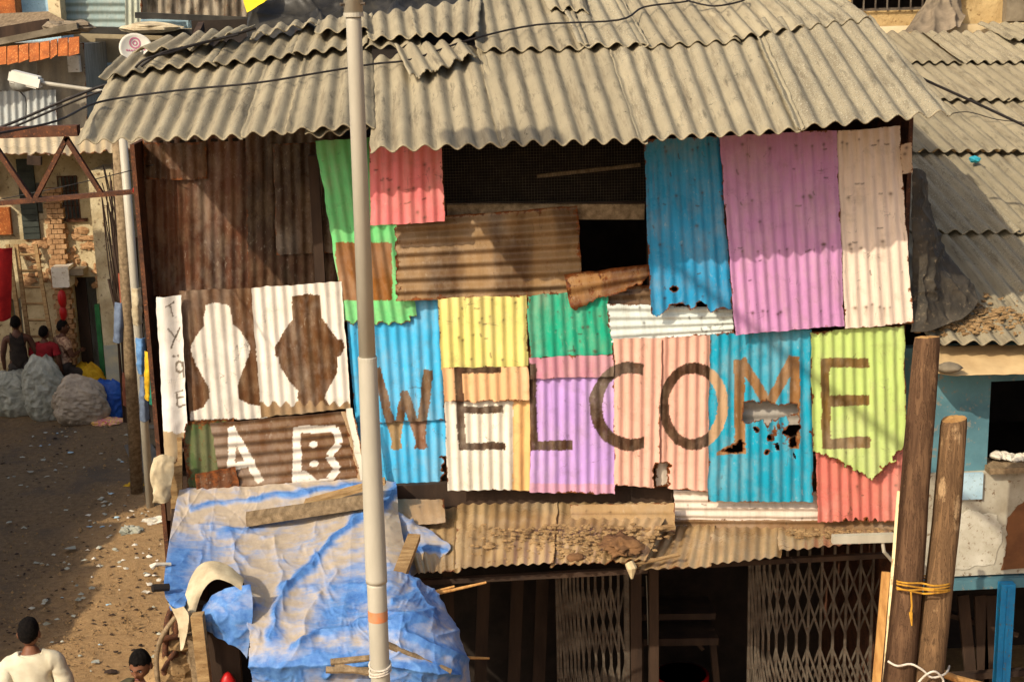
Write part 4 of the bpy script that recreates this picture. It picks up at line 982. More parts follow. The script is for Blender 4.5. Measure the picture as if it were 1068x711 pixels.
# dark plastic and rubble on the neighbour roof
rows = [[(949,176,.10),(954,176,.12),(959,178,.2),(963,182,.3)],[(950,230,.06),(957,228,.08),(966,234,.2),(976,246,.35)],[(951,280,.04),(962,275,.05),(980,280,.15),(1004,288,.3)],[(951,312,.0),(966,308,.0),(990,312,.08),(1018,316,.15)],[(950,346,-.14),(966,346,-.12),(984,340,-.06),(1004,332,0)]]
cloth('dusty_sheet', rows, 130, 90, 'dusty_sheet', [((952,190),(975,300),.03,4,0),((985,290),(1005,310),.03,3,0),((960,250),(968,335),.03,4,0)], .012, 21, creases=26, camp=.016, cang=1.3, wfreq=2.5, label='torn dusty dark sheet hanging down the neighbour roof against the off white sheet', cat='sheet')
m = MB()
for k in range(420):
    px, py = random.gauss(1012,34), random.gauss(336,11)
    if not (952 < px < 1075 and 300 < py < 352): continue
    c = PL(px, py, NP); r = random.uniform(.005,.02); m.blob(c+np.array([0,0,.015+.02*random.random()]), (r*1.6,r,r*.8), 6, 4, k, .6)
for k in range(40):
    px, py = random.gauss(1010,28), random.gauss(335,10); c = PL(px,py,NP)+np.array([0,0,.04]); a_ = random.uniform(0,6.28); m.tube([c, c+np.array([math.cos(a_)*.1,math.sin(a_)*.1,.02])], .004, 5)
m.build('roof_rubble', 'dust_dirt', label='dry rubble and twigs lying along the lower edge of the neighbour roof', cat='rubble', kind='stuff')
m = MB(); m.blob(PL(1016,178,NP)+np.array([0,0,.1]), (.05,.04,.03), 10, 8, 3, .6); simple('turq', lin(60,170,180), lin(40,130,150), 8); m.build('turquoise_rag', 'turq', label='tiny turquoise rag on the neighbour roof', cat='rag')

# yellow plaster house behind the neighbour roof
Yb = 7.4
def wall_holes(m, x0, x1, z0, z1, Y, th, holes):
    xs_ = sorted({x0,x1,*[h[0] for h in holes],*[h[1] for h in holes]}); zs = sorted({z0,z1,*[h[2] for h in holes],*[h[3] for h in holes]})
    for i in range(len(xs_)-1):
        for j in range(len(zs)-1):
            cx, cz = (xs_[i]+xs_[i+1])/2, (zs[j]+zs[j+1])/2
            if any(h[0] < cx < h[1] and h[2] < cz < h[3] for h in holes): continue
            m.box(xs_[i], xs_[i+1], Y, Y+th, zs[j], zs[j+1])
    return m
yb = lambda px, py: P(px, py, Yb)
yh = thing('plaster_house', 'rough yellow plastered house behind the neighbour roof at top right', 'house', (yb(980,40)[0], Yb, 0))
xa, xz = yb(800,20)[0], yb(1180,20)[0]+2
hole = (yb(888,0)[0], yb(986,0)[0], yb(930,11)[2], yb(930,-60)[2])
m = wall_holes(MB(), xa, xz, 0, 9.2, Yb, .25, [hole]); m.build('wall', 'yellow_plaster', yh)
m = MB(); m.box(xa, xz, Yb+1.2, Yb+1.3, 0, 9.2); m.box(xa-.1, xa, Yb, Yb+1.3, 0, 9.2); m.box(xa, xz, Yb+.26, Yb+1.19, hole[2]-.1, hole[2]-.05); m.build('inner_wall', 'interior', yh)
m = MB(); m.box(xa, xz, Yb, Yb+3.1, 9.2, 9.35); m.build('roof', 'ledge', yh)
m = MB(); m.box(xa, xz, Yb-.45, Yb-.002, yb(980,40)[2], yb(980,26)[2]); m.build('ledge', 'ledge', yh)
m = MB(); m.box(yb(1046,0)[0], yb(1180,0)[0], Yb-.12, Yb-.003, yb(1060,22)[2], 8.8); m.build('pillar', 'stone', yh)
wn = MB(); wn.box(hole[0], hole[1], Yb+.02, Yb+.06, hole[2], hole[2]+.03); wn = wn.build('window', 'steel_bar', yh)
m = MB()
for x in np.linspace(hole[0], hole[1], 9): m.box(x-.008, x+.008, Yb-.03, Yb-.014, hole[2], hole[3])
for z in np.arange(hole[2], hole[3], .16): m.box(hole[0], hole[1], Yb-.048, Yb-.032, z, z+.014)
m.build('grille', 'steel_bar', wn)
rows = [[(970,-30,Yb-.1),(984,-30,Yb-.1),(1000,-30,Yb-.1)],[(966,0,Yb-.15),(985,0,Yb-.2),(1002,0,Yb-.12)],[(954,20,Yb-.3),(980,20,Yb-.5),(1003,20,Yb-.35)],[(942,40,Yb-.7),(970,38,Yb-.8),(1000,32,Yb-.6)]]
cloth('draped_cloth', rows, 60, 40, 'grey_cloth', [((984,-20),(990,36),.09,3,0),((974,-5),(955,36),.07,3,0),((996,-20),(998,30),.08,2.5,0),((978,0),(972,36),.06,2.5,0)], .03, 31, label='grey cloth hanging down beside the barred window of the yellow house', cat='cloth')

# wires ------------------------------------------------------------
def wire(pts, r, label, sub=5, name='cable'):
    m = MB(); m.tube(pts, r, 6, sub=sub); return m.build(name, 'wire', label=label, cat='cable')
on = lambda px, py, pl=None, h=.06: PL(px, py, pl or LPL)+np.array([0,0,h])
wire([P(-60,150,-1.5),P(0,139,-1.0),P(60,126,-.7),on(105,116),on(185,104),on(268,96),on(335,85),on(390,76,RPL),on(430,71,RPL),on(490,55,RPL,.09),on(560,42,RPL,.11),on(645,37,RPL,.11),on(672,23,RPL,.11),on(716,17,RPL,.11),on(722,12,RPL,.11),on(770,11,RPL,.11),on(775,16,RPL,.11),on(745,22,RPL,.11),on(716,16,RPL,.11)], .0075, 'thin black cable running along the whole shack roof and ending in a loop')
wire([P(-60,150,1.2),P(0,133,1.0),P(60,108,.9),P(100,92,.8),P(130,82,.8),on(165,76,LPL,.12),on(196,70,LPL,.14),on(235,60,LPL,.14),on(268,53,LPL,.16)], .011, 'upper black cable of the pair reaching the left end of the shack roof')
wire([P(-60,156,1.2),P(0,138,1.0),P(60,113,.9),P(100,97,.8),P(125,90,.8),on(150,82,LPL,.12),on(180,76,LPL,.14),on(210,66,LPL,.14),on(250,60,LPL,.16)], .009, 'lower black cable of the pair reaching the left end of the shack roof')
wire([P(940,70,1.0),P(966,84,1.0),P(1010,104,.9),P(1068,131,.7),P(1120,156,.6)], .011, 'black cable crossing above the neighbour roof')
wire([PL(990,130,NP)+np.array([0,0,.1]),PL(1010,128,NP)+np.array([0,0,.1]),PL(1040,136,NP)+np.array([0,0,.1]),PL(1080,140,NP)+np.array([0,0,.1])], .005, 'thin loose wire lying on the neighbour roof')
wire([P(-30,214,2),P(60,196,2),P(120,182,1.4),P(160,172,.45)], .004, 'thin sagging wire strung under the rusty truss')

# black plastic and yellow cloth behind the ridge
rows = [[(262,-40,3.7),(330,-45,3.7),(400,-40,3.7),(480,-50,3.7)],[(262,0,3.5),(330,-8,3.5),(400,-10,3.45),(484,-15,3.4)],[(258,34,3.1),(325,24,3.1),(395,16,3.1),(490,4,3.0)],[(262,52,2.6),(325,40,2.6),(395,32,2.5),(485,18,2.5)]]
cloth('black_sheet', rows, 80, 120, 'black_plastic', [((280,30),(372,4),.05,5,0),((300,0),(360,-10),.05,5,0),((410,20),(440,-20),.06,4,0),((440,16),(470,-20),.06,4,0),((290,40),(380,22),.05,4,0)], .012, 41, creases=40, camp=.04, cang=-.5, label='wrinkled black plastic sheet hanging behind the shack roof', cat='plastic sheet', wax=(.5,1.6))
rows = [[(253,-14,3.3),(268,-14,3.3),(282,-14,3.3)],[(254,2,3.2),(266,0,3.2),(280,-2,3.2)],[(258,14,3.1),(264,10,3.1),(276,2,3.1)]]
cloth('yellow_cloth', rows, 30, 30, 'yellow_cloth', wr=.02, seed=8, label='bright yellow cloth corner hanging above the black plastic sheet', cat='cloth')
# ================================================================== left: truss, posts, houses at the end of the lane
Yt = .7
tr = thing('steel_truss', 'rusty steel truss spanning the lane from the left corner of the shack', 'truss', P(60,213,Yt))
def tbeam(a, b, w_, h, nm): m = MB(); m.beam(P(*a,Yt), P(*b,Yt), w_, h); return m.build(nm, 'rust_iron', tr)
tbeam((-260,146),(82,136),.10,.075,'top_chord'); tbeam((-260,234),(150,199),.06,.032,'bottom_chord')
for a,b in (((70,143),(37,207)),((69,144),(106,202)),((-4,154),(34,210)),((-6,154),(-40,212)),((-80,154),(-42,212)),((-82,154),(-118,222))): tbeam(a,b,.05,.032,'diagonal')
p_ = P(-250,146,Yt); m = MB(); m.beam(p_+np.array([0,0,.1]), np.array([p_[0],p_[1],0]), .10, .10); m.build('column', 'rust_iron', tr)
m = MB(); m.tube([P(139,198,.66),P(147,199,.66)],.02,8); m.build('red_tie','red_cloth',tr)
Yp = 8.0
pp = lambda px,py: P(px,py,Yp)
def posty(name, a, b, r0, r1, mat, label, cat, Y=Yp, seg=12):
    a, b = P(*a,Y), P(*b,Y); m = MB(); m.tube([a, a*.5+b*.5+np.array([.01,0,0]), b], (r0,(r0+r1)/2,r1), seg); return m.build(name, mat, smooth_=True, label=label, cat=cat, origin=b)
gpy = lambda px, Y: proj(np.array([P(px,400,Y)[0], Y, 0.0]))[1]
posty('wooden_post', (120,96), (143,gpy(143,8.6)), .075, .085, 'grey_wood', 'thick pale post rising behind the left end of the shack roof', 'post', 8.6)
lampp = posty('steel_pole', (124,92), (157,gpy(157,8.0)), .05, .055, 'galv', 'slim grey steel pole between the thick pale post and the shack', 'pole', 8.0)
posty('rusty_pipe', (127,285), (142,gpy(142,9)), .05, .05, 'rust_pipe', 'rust red pipe standing left of the slim grey steel pole', 'pipe', 9)
random.seed(5)
m = MB()
for k in range(26):
    x0 = random.uniform(112,150); m.tube([P(x0,random.uniform(180,300),9.2+random.random()*.6), P(x0+random.uniform(2,14),340+random.uniform(-20,20),9.3), P(random.uniform(128,158),440,9.4)], random.uniform(.012,.03), 5, sub=3)
for k in range(16): 
    x0 = random.uniform(104,130); m.tube([P(x0,random.uniform(170,230),9.2), P(x0+random.uniform(8,24),random.uniform(280,320),9.2), P(x0+random.uniform(18,34),random.uniform(330,380),9.2)], .008, 4, sub=3)
m.build('dry_branches', 'dark_wood', label='bundle of dry brown branches and cables behind the slim grey steel pole', cat='branches')
m = MB(); b0 = P(155,464,7.8); b0 = G(155,464); m.beam(b0, b0+np.array([0,0,.28]), .26, .22, jit=.012); m.build('stone_block', 'stone', label='stone block on the lane under the hanging washing', cat='stone')
# washing
simple('shirt_rust', lin(140,84,60), lin(108,62,44), 6, .9, .3)
def hang(px0, px1, py0, py1, Y, mat, label, name='washing', px0b=None, px1b=None):
    px0b = px0 if px0b is None else px0b; px1b = px1 if px1b is None else px1b
    rows = [[(px0,py0,Y),((px0+px1)/2,py0+1,Y-.05),(px1,py0,Y)],[(px0*.5+px0b*.5-.6,(py0+py1)/2,Y-.06),((px0+px1+px0b+px1b)/4,(py0+py1)/2,Y-.1),(px1*.5+px1b*.5,(py0+py1)/2,Y-.03)],[(px0b,py1-2,Y),((px0b+px1b)/2,py1,Y-.07),(px1b,py1-4,Y)]]
    cloth(name, rows, 36, 24, mat, wr=.008, seed=int(px0), label=label, cat='cloth', group='washing hung beside the shack', wfreq=6, thick=.006)
hang(120,131,315,358,8.6,'jeans','grey blue trousers hanging from the rust red pipe',px0b=119,px1b=129)
hang(142,152,352,391,7.6,'blue_cloth','light blue shirt hanging on the slim grey pole',px0b=144,px1b=151)
hang(151,158,345,366,7.65,'wire','black rag hanging beside the light blue shirt',px0b=152,px1b=159)
hang(152,159,366,418,7.5,'yellow_sack','long bright yellow cloth hanging beside the light blue shirt',px0b=152,px1b=158)
hang(157,165,390,423,7.4,'green_cloth','green cloth hanging right of the long yellow cloth',px0b=157,px1b=166)
hang(160,168,404,443,7.3,'cream_cloth','cream and orange cloth hanging lowest, next to the long white lettered strip',px0b=163,px1b=170)

hang(138,147,300,340,7.8,'cream_cloth','pale cloth hanging high on the slim grey pole above the light blue shirt',px0b=139,px1b=148)
hang(128,138,388,424,8.8,'shirt_rust','rust brown cloth hanging low on the rust red pipe',px0b=129,px1b=137)
hang(146,153,392,440,7.7,'jeans','grey blue cloth hanging below the light blue shirt',px0b=147,px1b=155)
rows = [[(162,478,.02),(170,474,0),(182,476,.02)],[(158,492,-.02),(168,494,-.05),(180,494,.0)],[(160,508,-.02),(168,512,-.06),(177,506,-.02)],[(163,522,0),(170,524,-.05),(175,518,0)]]
cloth('hanging_rag', rows, 40, 30, 'cream_cloth', [((166,480),(168,520),.02,2.5,0)], .012, 51, label='dirty cream rag hanging from the bottom of the long white lettered strip', cat='rag', creases=8, camp=.02, cang=1.4)

Yh = 13.6
hp = lambda px, py, Y=Yh: P(px, py, Y)
lh = thing('plaster_house', 'crumbling cream plaster house at the lane end with brick pier and dark doorway', 'house', (hp(60,440)[0], Yh, 0))
X = lambda px, py=300, Y=Yh: P(px, py, Y)[0]
Zz = lambda py, px=60, Y=Yh: P(px, py, Y)[2]
ztop = Zz(150)
simple('lane_plaster', lin(216,200,160), lin(160,138,100), 1.6, .95, .8, speck=lin(104,80,54), bdist=.03)
holes = [(X(76),X(100),0,Zz(290)), (X(71),X(91),Zz(230),Zz(184)), (X(37),X(53),Zz(222),Zz(190)), (X(8),X(20),0,Zz(310))]
m = wall_holes(MB(), X(-120), X(170), 0, ztop, Yh, .22, holes); m.build('wall', 'lane_plaster', lh)
m = MB(); m.box(X(-120), X(170), Yh+3, Yh+3.1, 0, ztop); m.box(X(-120), X(170), Yh+.23, Yh+3, 2.5, 2.55); m.build('inner_wall', 'interior', lh)
m = MB(); m.box(X(-120), X(170), Yh-.1, Yh+3.2, ztop, ztop+.1); m.build('flat_roof', 'stone', lh)
m = MB(); random.seed(3)
zc = .3
while zc < Zz(196):
    for k in range(3):
        xx = X(56)+.09*k+(.04 if int(zc*11)%2 else 0); m.box(xx, xx+.083, Yh-.12-random.random()*.02, Yh-.003, zc, zc+.072)
    zc += .082
m.build('brick_pier', 'brick', lh)
m = MB(); m.box(X(22,210), X(39,210), Yh-.05, Yh-.003, Zz(248), Zz(168)); 
for z in np.arange(Zz(248), Zz(168), .1): m.box(X(22,210), X(39,210), Yh-.064, Yh-.052, z, z+.085)
simple('dark_shutter', lin(70,74,66), lin(50,54,48), 5, .8); m.build('shutter', 'dark_shutter', lh)
wn = MB(); wn.beam((X(70,230),Yh-.03,Zz(230)), (X(92,230),Yh-.03,Zz(230)), .05, .05); wn = wn.build('window', 'rust_iron', lh)
m = MB()
for x in np.linspace(X(71), X(91), 6): m.beam((x,Yh-.01,Zz(230)),(x,Yh-.01,Zz(184)),.015,.015)
for z in np.linspace(Zz(230), Zz(184), 4): m.beam((X(71),Yh-.03,z),(X(91),Yh-.03,z),.015,.015)
m.build('grille', 'rust_iron', wn)
m = MB(); m.box(X(104,300,12.5), X(131,300,12.5), 12.4, 13.58, 0, Zz(178,110,12.5)); m.build('side_wall', 'lane_plaster', lh)
m = MB(); m.box(X(104,300,12.5), X(131,300,12.5), 12.385, 12.398, 0, 1.15); simple('dado_blue', lin(140,146,140), lin(190,176,140), 3, .9, .4); m.build('painted_dado', 'dado_blue', lh)
m = MB(); m.box(X(98), X(103), 13.5, 13.58, 0, Zz(318)); m.build('door_post', 'green_paint', lh)
m = MB(); m.box(X(76), X(88), Yh+.12, Yh+.17, 0, Zz(292)); m.build('door', 'dark_wood', lh)
m = MB(); m.box(X(54,290,13.2), X(72,290,13.2), 13.2, 13.58, Zz(300,60,13.2), Zz(279,60,13.2)); m.build('white_box', 'white_paint', lh)
m = MB(); m.box(X(74), X(94), 13.25, 13.58, Zz(284), Zz(278)); m.build('door_hood', 'stone', lh)
for a,b in (((-2,170),(8,300)),((40,255),(52,262))):
    pass
m = MB()
for k in range(70):
    px = random.uniform(20,110); py = random.uniform(240,300); m.blob(P(px,py,13.59), (random.uniform(.04,.12),.03,random.uniform(.02,.07)), 8, 6, k, .9)
m.build('broken_render', 'brick', lh)
m = MB(); m.box(X(-20), X(20), Yh-.1, Yh-.003, Zz(242), Zz(214)); m.build('orange_panel', 'orange_cloth', lh)
m = MB(); m.box(X(-20), X(6), Yh-.12, Yh-.003, Zz(196), Zz(170)); m.build('white_panel', 'white_paint', lh)
# tin canopy
sheet(lh, 'canopy_sheet', [(-90,136),(64,132),(66,163),(-90,158)], Y=(13.5,13.5,12.2,12.2), col=(206,186,150), wear=.2, step=.04, pitch=.16, amp=.015, rag=.1, nails=0)
sheet(lh, 'canopy_sheet', [(60,134),(150,132),(148,158),(62,164)], Y=(13.5,13.5,12.3,12.3), col=(190,168,130), wear=.25, step=.04, pitch=.16, amp=.015, rag=.1, off=(.0,.02), nails=0)
m = MB(); m.beam(P(36,172,12.2), P(36,163,12.2), .2, .1); m.build('bracket', 'dark_wood', lh)
# hanging things
hang(-6,13,258,335,12.2,'red_cloth','red cloth hanging high at the left edge of the photo','hanging_cloth',px0b=-6,px1b=11)
m = MB(); m.blob(P(65,312,12.5), (.07,.07,.16), 10, 8, 2, .2); m.blob(P(66,326,12.5), (.06,.06,.12), 10, 8, 4, .2); m.build('red_bag', 'red_plastic', smooth_=True, label='red plastic bags hanging on the cream wall above the three people', cat='bag')
# ladder
ld = thing('ladder', 'wooden ladder leaning on the crumbling cream house behind the people', 'ladder', G(45,440))
a0, a1 = P(17,255,13.5), P(37,255,13.5); e0, e1 = G(40,430), G(66,430)
for s_, e_ in ((a0,e0),(a1,e1)): m = MB(); m.beam(s_, e_, .06, .05); m.build('rail', 'plank', ld)
for t in np.linspace(.06,.94,10): m = MB(); m.tube([a0*(1-t)+e0*t, a1*(1-t)+e1*t], .022, 6); m.build('rung', 'plank', ld)
m = MB(); m.beam(P(8,255,13.4), G(34,432), .06, .05); m.build('bamboo_pole', 'plank', label='pale pole leaning left of the wooden ladder', cat='pole')

# tin house above, left
Yg = 15.0
th = thing('tin_house', 'grey corrugated tin house with a row of orange flaps behind the street lamp', 'house', (P(40,200,Yg)[0], Yg, 0))
xA, xB = P(-150,100,Yg)[0], P(88,100,Yg)[0]
zT = P(40,48,Yg)[2]
m = MB(); m.box(xA, xB, Yg+.1, Yg+4, 0, zT); m.build('wall', 'tin_grey', th)
sheet(th, 'tin_wall', [(-120,45),(40,45),(42,142),(-120,142)], Y=Yg-.02, pitch=.22, amp=.02, step=.05, col=(150,146,134), wear=.2, nails=0)
sheet(th, 'tin_wall', [(38,45),(88,45),(92,142),(40,142)], Y=Yg-.05, pitch=.30, amp=.02, step=.05, col=(140,130,112), wear=.2, nails=0)
sheet(th, 'tin_wall', [(-60,96),(58,94),(60,140),(-60,142)], Y=Yg-.12, pitch=.12, amp=.02, step=.03, col=(186,190,186), wear=.15, nails=0)
m = MB(); m.box(P(73,60,Yg)[0], P(85,60,Yg)[0], Yg-.2, Yg-.06, P(80,75,Yg)[2], P(80,58,Yg)[2]); m.build('white_board', 'white_paint', th)
ov = [(-30,66),(-21,66),(-10,63),(-2,62),(7,61),(19,60),(30,58),(41,57),(52,55),(60,53),(71,52),(83,51)]
for i in range(len(ov)-1):
    (x0,y0),(x1,y1) = ov[i],ov[i+1]
    m = MB(); a, b, c, d = P(x0+.6,y0-12,13.95), P(x1-.6,y1-12,13.95), P(x1-.4,y1+6-(i%3),13.75), P(x0+.4,y0+7-(i%2),13.75)
    V = [a,b,c,d]; V += [v+np.array([0,.03,.01]) for v in V]; m.add(V, [(0,1,2,3),(7,6,5,4),(0,4,5,1),(1,5,6,2),(2,6,7,3),(3,7,4,0)])
    m.build('orange_flap', 'orange_cloth', th)
m = MB(); m.beam(P(-80,60,14.3), P(84,27,14.3), .5, .10); m.build('roof_edge', 'stone', th)
m = MB(); V = [P(-80,52,14.5),P(84,30,14.5),P(50,12,17),P(-80,18,17)]; V += [v-np.array([0,0,.08]) for v in V]; m.add(V, [(0,1,2,3),(7,6,5,4),(0,4,5,1),(1,5,6,2),(2,6,7,3),(3,7,4,0)]); m.build('roof', 'grey_wood', th)
m = MB(); m.beam(P(-60,46,14.6), P(52,27,14.6), .1, .22); m.build('roof_board', 'dark_wood', th)
m = MB(); 
for k in range(14): m.blob(P(random.uniform(56,86),29+random.uniform(-3,2),14.3), (.16,.12,.07), 8, 6, k, .6)
m.build('roof_rags', 'grey_cloth', th)
# beige house behind
Yq = 17.0
bh = thing('beige_house', 'beige house with dark roof edge and blue grey shutters above, behind the satellite dish', 'house', (P(170,200,Yq)[0], Yq, 0))
q = lambda px, py, Y=Yq: P(px, py, Y)
m = MB(); m.box(q(78,50)[0], q(330,50)[0], Yq, Yq+4, q(100,66)[2], q(100,33)[2]); simple('beige_wall', lin(176,160,128), lin(140,124,96), 2, .95, .5); m.build('wall', 'beige_wall', bh)
m = MB(); m.box(q(78,50)[0], q(330,50)[0], Yq-.04, Yq+3.9, 0, q(100,66)[2]); m.build('lower_wall', 'pale_blue', bh)
m = MB(); m.beam(q(80,31,16.6), q(330,38,16.6), .35, .12); m.beam(q(143,16,16.5), q(330,24,16.5), .4, .10); m.build('roof_edge', 'black_plastic', bh)
sheet(bh, 'shutter', [(62,-30),(132,-30),(133,28),(62,28)], Y=Yq+.3, d='h', pitch=.14, amp=.02, step=.04, col=(140,158,152), wear=.15, nails=0)
sheet(bh, 'shutter', [(130,-30),(146,-30),(147,28),(131,28)], Y=Yq+.25, pitch=.10, amp=.02, step=.03, col=(176,180,160), wear=.15, nails=0)
m = MB(); m.box(q(51,0)[0], q(63.5,0)[0], Yq-.1, Yq+.4, q(56,34)[2], q(56,-40)[2]); m.build('pillar', 'plaster', bh)
sheet(bh, 'plank_wall', [(146,-40),(300,-40),(300,20),(147,20)], Y=Yq+.5, pitch=.17, amp=.03, step=.04, col=(120,108,92), wear=.45, nails=0, paint=pr(lin(150,138,118),lin(84,74,62),.2,3))
m = MB(); m.box(q(40,0)[0], q(330,0)[0], Yq+1.2, Yq+4, q(100,34)[2], q(100,-60)[2]); m.build('upper_wall', 'pale_blue', bh)
m = MB(); m.blob(q(158,29,16.2), (.5,.3,.09), 12, 8, 4, .4); m.build('pale_sack', 'cream_cloth', bh)
ph = thing('pale_house', 'whitish blue house wall far behind at the top left corner', 'house', (P(20,200,21)[0], 21, 0))
m = MB(); m.box(P(-150,0,21)[0], P(60,0,21)[0], 21, 24, 0, P(30,-60,21)[2]); m.build('wall', 'pale_blue', ph)
m = MB(); m.box(P(-150,0,20.5)[0], P(15,0,20.5)[0], 20.5, 20.99, P(0,15,20.5)[2], P(0,-50,20.5)[2]); m.build('bay', 'orange_cloth', ph)
# satellite dish
sd = thing('satellite_dish', 'white satellite dish behind the left end of the shack roof', 'satellite dish', P(150,66,10))
c = P(142,51,10); ax = CAM-c; ax = ax/np.linalg.norm(ax); ax = ax+np.array([.25,0,.35]); ax /= np.linalg.norm(ax)
sx_ = np.cross([0,0,1.0], ax); sx_ /= np.linalg.norm(sx_); sy_ = np.cross(ax, sx_)
V = []; Fq = []
for j in range(8):
    for k in range(32):
        r = j/7; a = 2*math.pi*k/32; V.append(c+sx_*.225*r*math.cos(a)*(1+.0)+sy_*.215*r*math.sin(a)+ax*(.05*(r*r-1)))
for j in range(7):
    for k in range(32): Fq.append((j*32+k, j*32+(k+1)%32, (j+1)*32+(k+1)%32, (j+1)*32+k))
d_ = mk('reflector', V, Fq, 'lamp_body', sd, smooth_=True); md = d_.modifiers.new('Solidify','SOLIDIFY'); md.thickness = .012
simple('pink_mark', lin(196,120,140), lin(180,104,128), 10, .5, .1)
m = MB(); 
for t in range(24):
    a, b = 2*math.pi*t/24, 2*math.pi*(t+1)/24
    for r0, r1 in ((.055,.075),(.02,.035)):
        f_ = lambda r, a: c+sy_*(.085+r*math.sin(a))+sx_*r*math.cos(a)+ax*(.018+.05*(((.085+r*math.sin(a))/.215)**2+(r*math.cos(a)/.225)**2-1))
        m.add([f_(r0,a),f_(r1,a),f_(r1,b),f_(r0,b)], [(0,1,2,3)])
m.build('round_emblem', 'pink_mark', sd)
m = MB()
for k in range(8):
    x_ = -.13+.033*k; f_ = lambda x,y: c+sx_*x+sy_*(y+.012)+ax*(.018+.05*((x/.225)**2+((y+.012)/.215)**2-1))
    m.add([f_(x_,-.035),f_(x_+.022,-.035),f_(x_+.022,-.012 if k%3 else -.006),f_(x_,-.012)], [(0,1,2,3)])
m.build('lettering', 'pink_mark', sd)
m = MB(); m.tube([c-ax*.05, c-ax*.2-np.array([0,0,.3]), np.array([c[0],c[1]+.2,4.0])], .025, 8); m.tube([c-sy_*.2, c+ax*.25-sy_*.12], .01, 6); m.blob(c+ax*.25-sy_*.12, .03, 8, 6); m.build('arm', 'galv', sd)
m = MB(); b0 = np.array([c[0],c[1]+.2,0]); m.tube([b0, b0+np.array([0,0,4.0])], .04, 10); m.build('mast', 'galv', sd)
# street lamp
Ys = 8.0
sl_ = thing('street_lamp', 'street lamp with long pale head on a thin arm before the grey tin house', 'street lamp', P(124,97,Ys))
a, b = P(11,79,Ys), P(43,87,Ys); d = (b-a)/np.linalg.norm(b-a); upv = np.cross(d, [0,-1,0]); upv /= np.linalg.norm(upv)
if upv[2] < 0: upv = -upv
m = MB(); m.beam(a+d*.0, b, .2, .10, up=upv, jit=.004); m.beam(a+d*.02-np.array([0,0,.0]), b-d*.03, .17, .145, up=upv); o = m.build('lamp_head', 'lamp_body', sl_)
m = MB(); m.blob(a*.6+b*.4-upv*.06, (.15,.10,.10), 16, 10, 1, 0); o = m.build('lamp_bowl', 'tin_grey', sl_, smooth_=True)
m = MB(); m.tube([b-d*.05, P(103,95,Ys), P(126,98,Ys)], .024, 8); m.build('arm', 'galv', sl_)
m = MB(); m.tube([P(12,84,Ys),P(22,97,Ys),P(27,104,Ys),P(27,125,Ys)], .008, 5, sub=4); m.build('loose_wire', 'wire', sl_)

# houses outside the frame whose shadow falls on the lane
for nm, lb, y0, y1, h, xx in (('roadside_house','long low house left of the lane, its shadow over the near lane',-14,2.6,4.85,-9.0),('roadside_house','taller house left of the lane, its shadow over the far lane',2.7,8.9,6.6,-9.0)):
    t = thing(nm, lb, 'house', (xx-2,(y0+y1)/2,0))
    hs = [(xx,0)]
    m = MB(); m.box(xx-4, xx, y0, y1, 0, h-.12); m.build('wall', 'plaster', t)
    m = MB(); n_ = 24; 
    for k in range(n_):
        a_, b_ = y0+(y1-y0)*k/n_, y0+(y1-y0)*(k+1)/n_; m.box(xx-4.1, xx+.05+.35*random.random(), a_, b_-.01, h-.118, h+.02+.12*random.random())
    m.build('roof', 'shade_roof', t)
    for k in range(3):
        yy = y0+(y1-y0)*(k+.5)/3; f = MB(); f.box(xx+.003, xx+.06, yy-.6, yy+.6, 1.0, 2.2); f = f.build('window', 'dark_wood', t); m = MB(); m.box(xx+.063, xx+.07, yy-.5, yy+.5, 1.08, 2.12); m.build('pane', 'dark_glass', f)

# ================================================================== sacks
def sack(cx, by, wpx, hpx, mat, label, seed, sq=.62, depth=.5, name='sack', lump=.16, group='filled sacks at the end of the lane'):
    g = G(cx, by); s = 1500/np.dot(g-CAM, _f); wd, ht = wpx/s/2, hpx/s
    nu, nv = 120, 84; th = np.linspace(0, 2*math.pi, nu, endpoint=False); V = []
    for j in range(nv+1):
        t = j/nv; prof = (math.sin(math.pi*min(1,max(0,t*.94+.03)))**.30)*(1-.16*t)
        z = ht*t*(1-.06)
        n = fbm(np.cos(th)*1.6+seed, np.sin(th)*1.6+z*2.2, seed, 4)-.5; n2 = 1-np.abs(2*fbm(np.cos(th)*2.2+z*1.5+seed*2, np.sin(th)*2.2+z*4.5, seed+4, 3)-1)*2
        n3 = 1-np.abs(2*fbm(np.cos(th)*3+seed*3, z*9+np.sin(th)*3, seed+8, 3)-1)*2
        n4 = 1-np.abs(2*fbm(np.cos(th)*5+seed, z*16+np.sin(th)*5, seed+12, 3)-1)*2
        n5 = 1-np.abs(2*fbm(th*1.4+z*3+seed, z*5-th*2, seed+15, 3)-1)*2
        r = prof*(1+lump*2.4*n+.11*np.clip(n2,-.3,1)**1+.09*np.clip(n3,-.2,1)+.05*np.clip(n4,-.2,1)+.07*np.clip(n5,-.2,1)-.12)
        zz = z+ht*.26*(fbm(np.cos(th)*1.2+seed*2, np.sin(th)*1.2, seed+6, 3)-.5)*t
        for k in range(nu): V.append(g+np.array([math.cos(th[k])*wd*r[k], wd*depth+math.sin(th[k])*wd*depth*r[k], max(zz[k],0)]))
    Fq = [(j*nu+k, j*nu+(k+1)%nu, (j+1)*nu+(k+1)%nu, (j+1)*nu+k) for j in range(nv) for k in range(nu)]
    Fq.append(tuple(nv*nu+k for k in range(nu)))
    return mk(name, V, Fq, mat, label=label, cat='sack', group=group, smooth_=True, origin=g+np.array([0,wd*depth,0]))
sack(14,437,52,50,'white_sack','whitish sack cut off by the left edge of the photo',3,lump=.12)
sack(46,441,46,70,'white_sack','tall greyish sack standing in front of the person in red',5,lump=.12)
sack(82,446,62,52,'beige_sack','wide beige bundle lying right of the tall greyish sack',8,lump=.2)
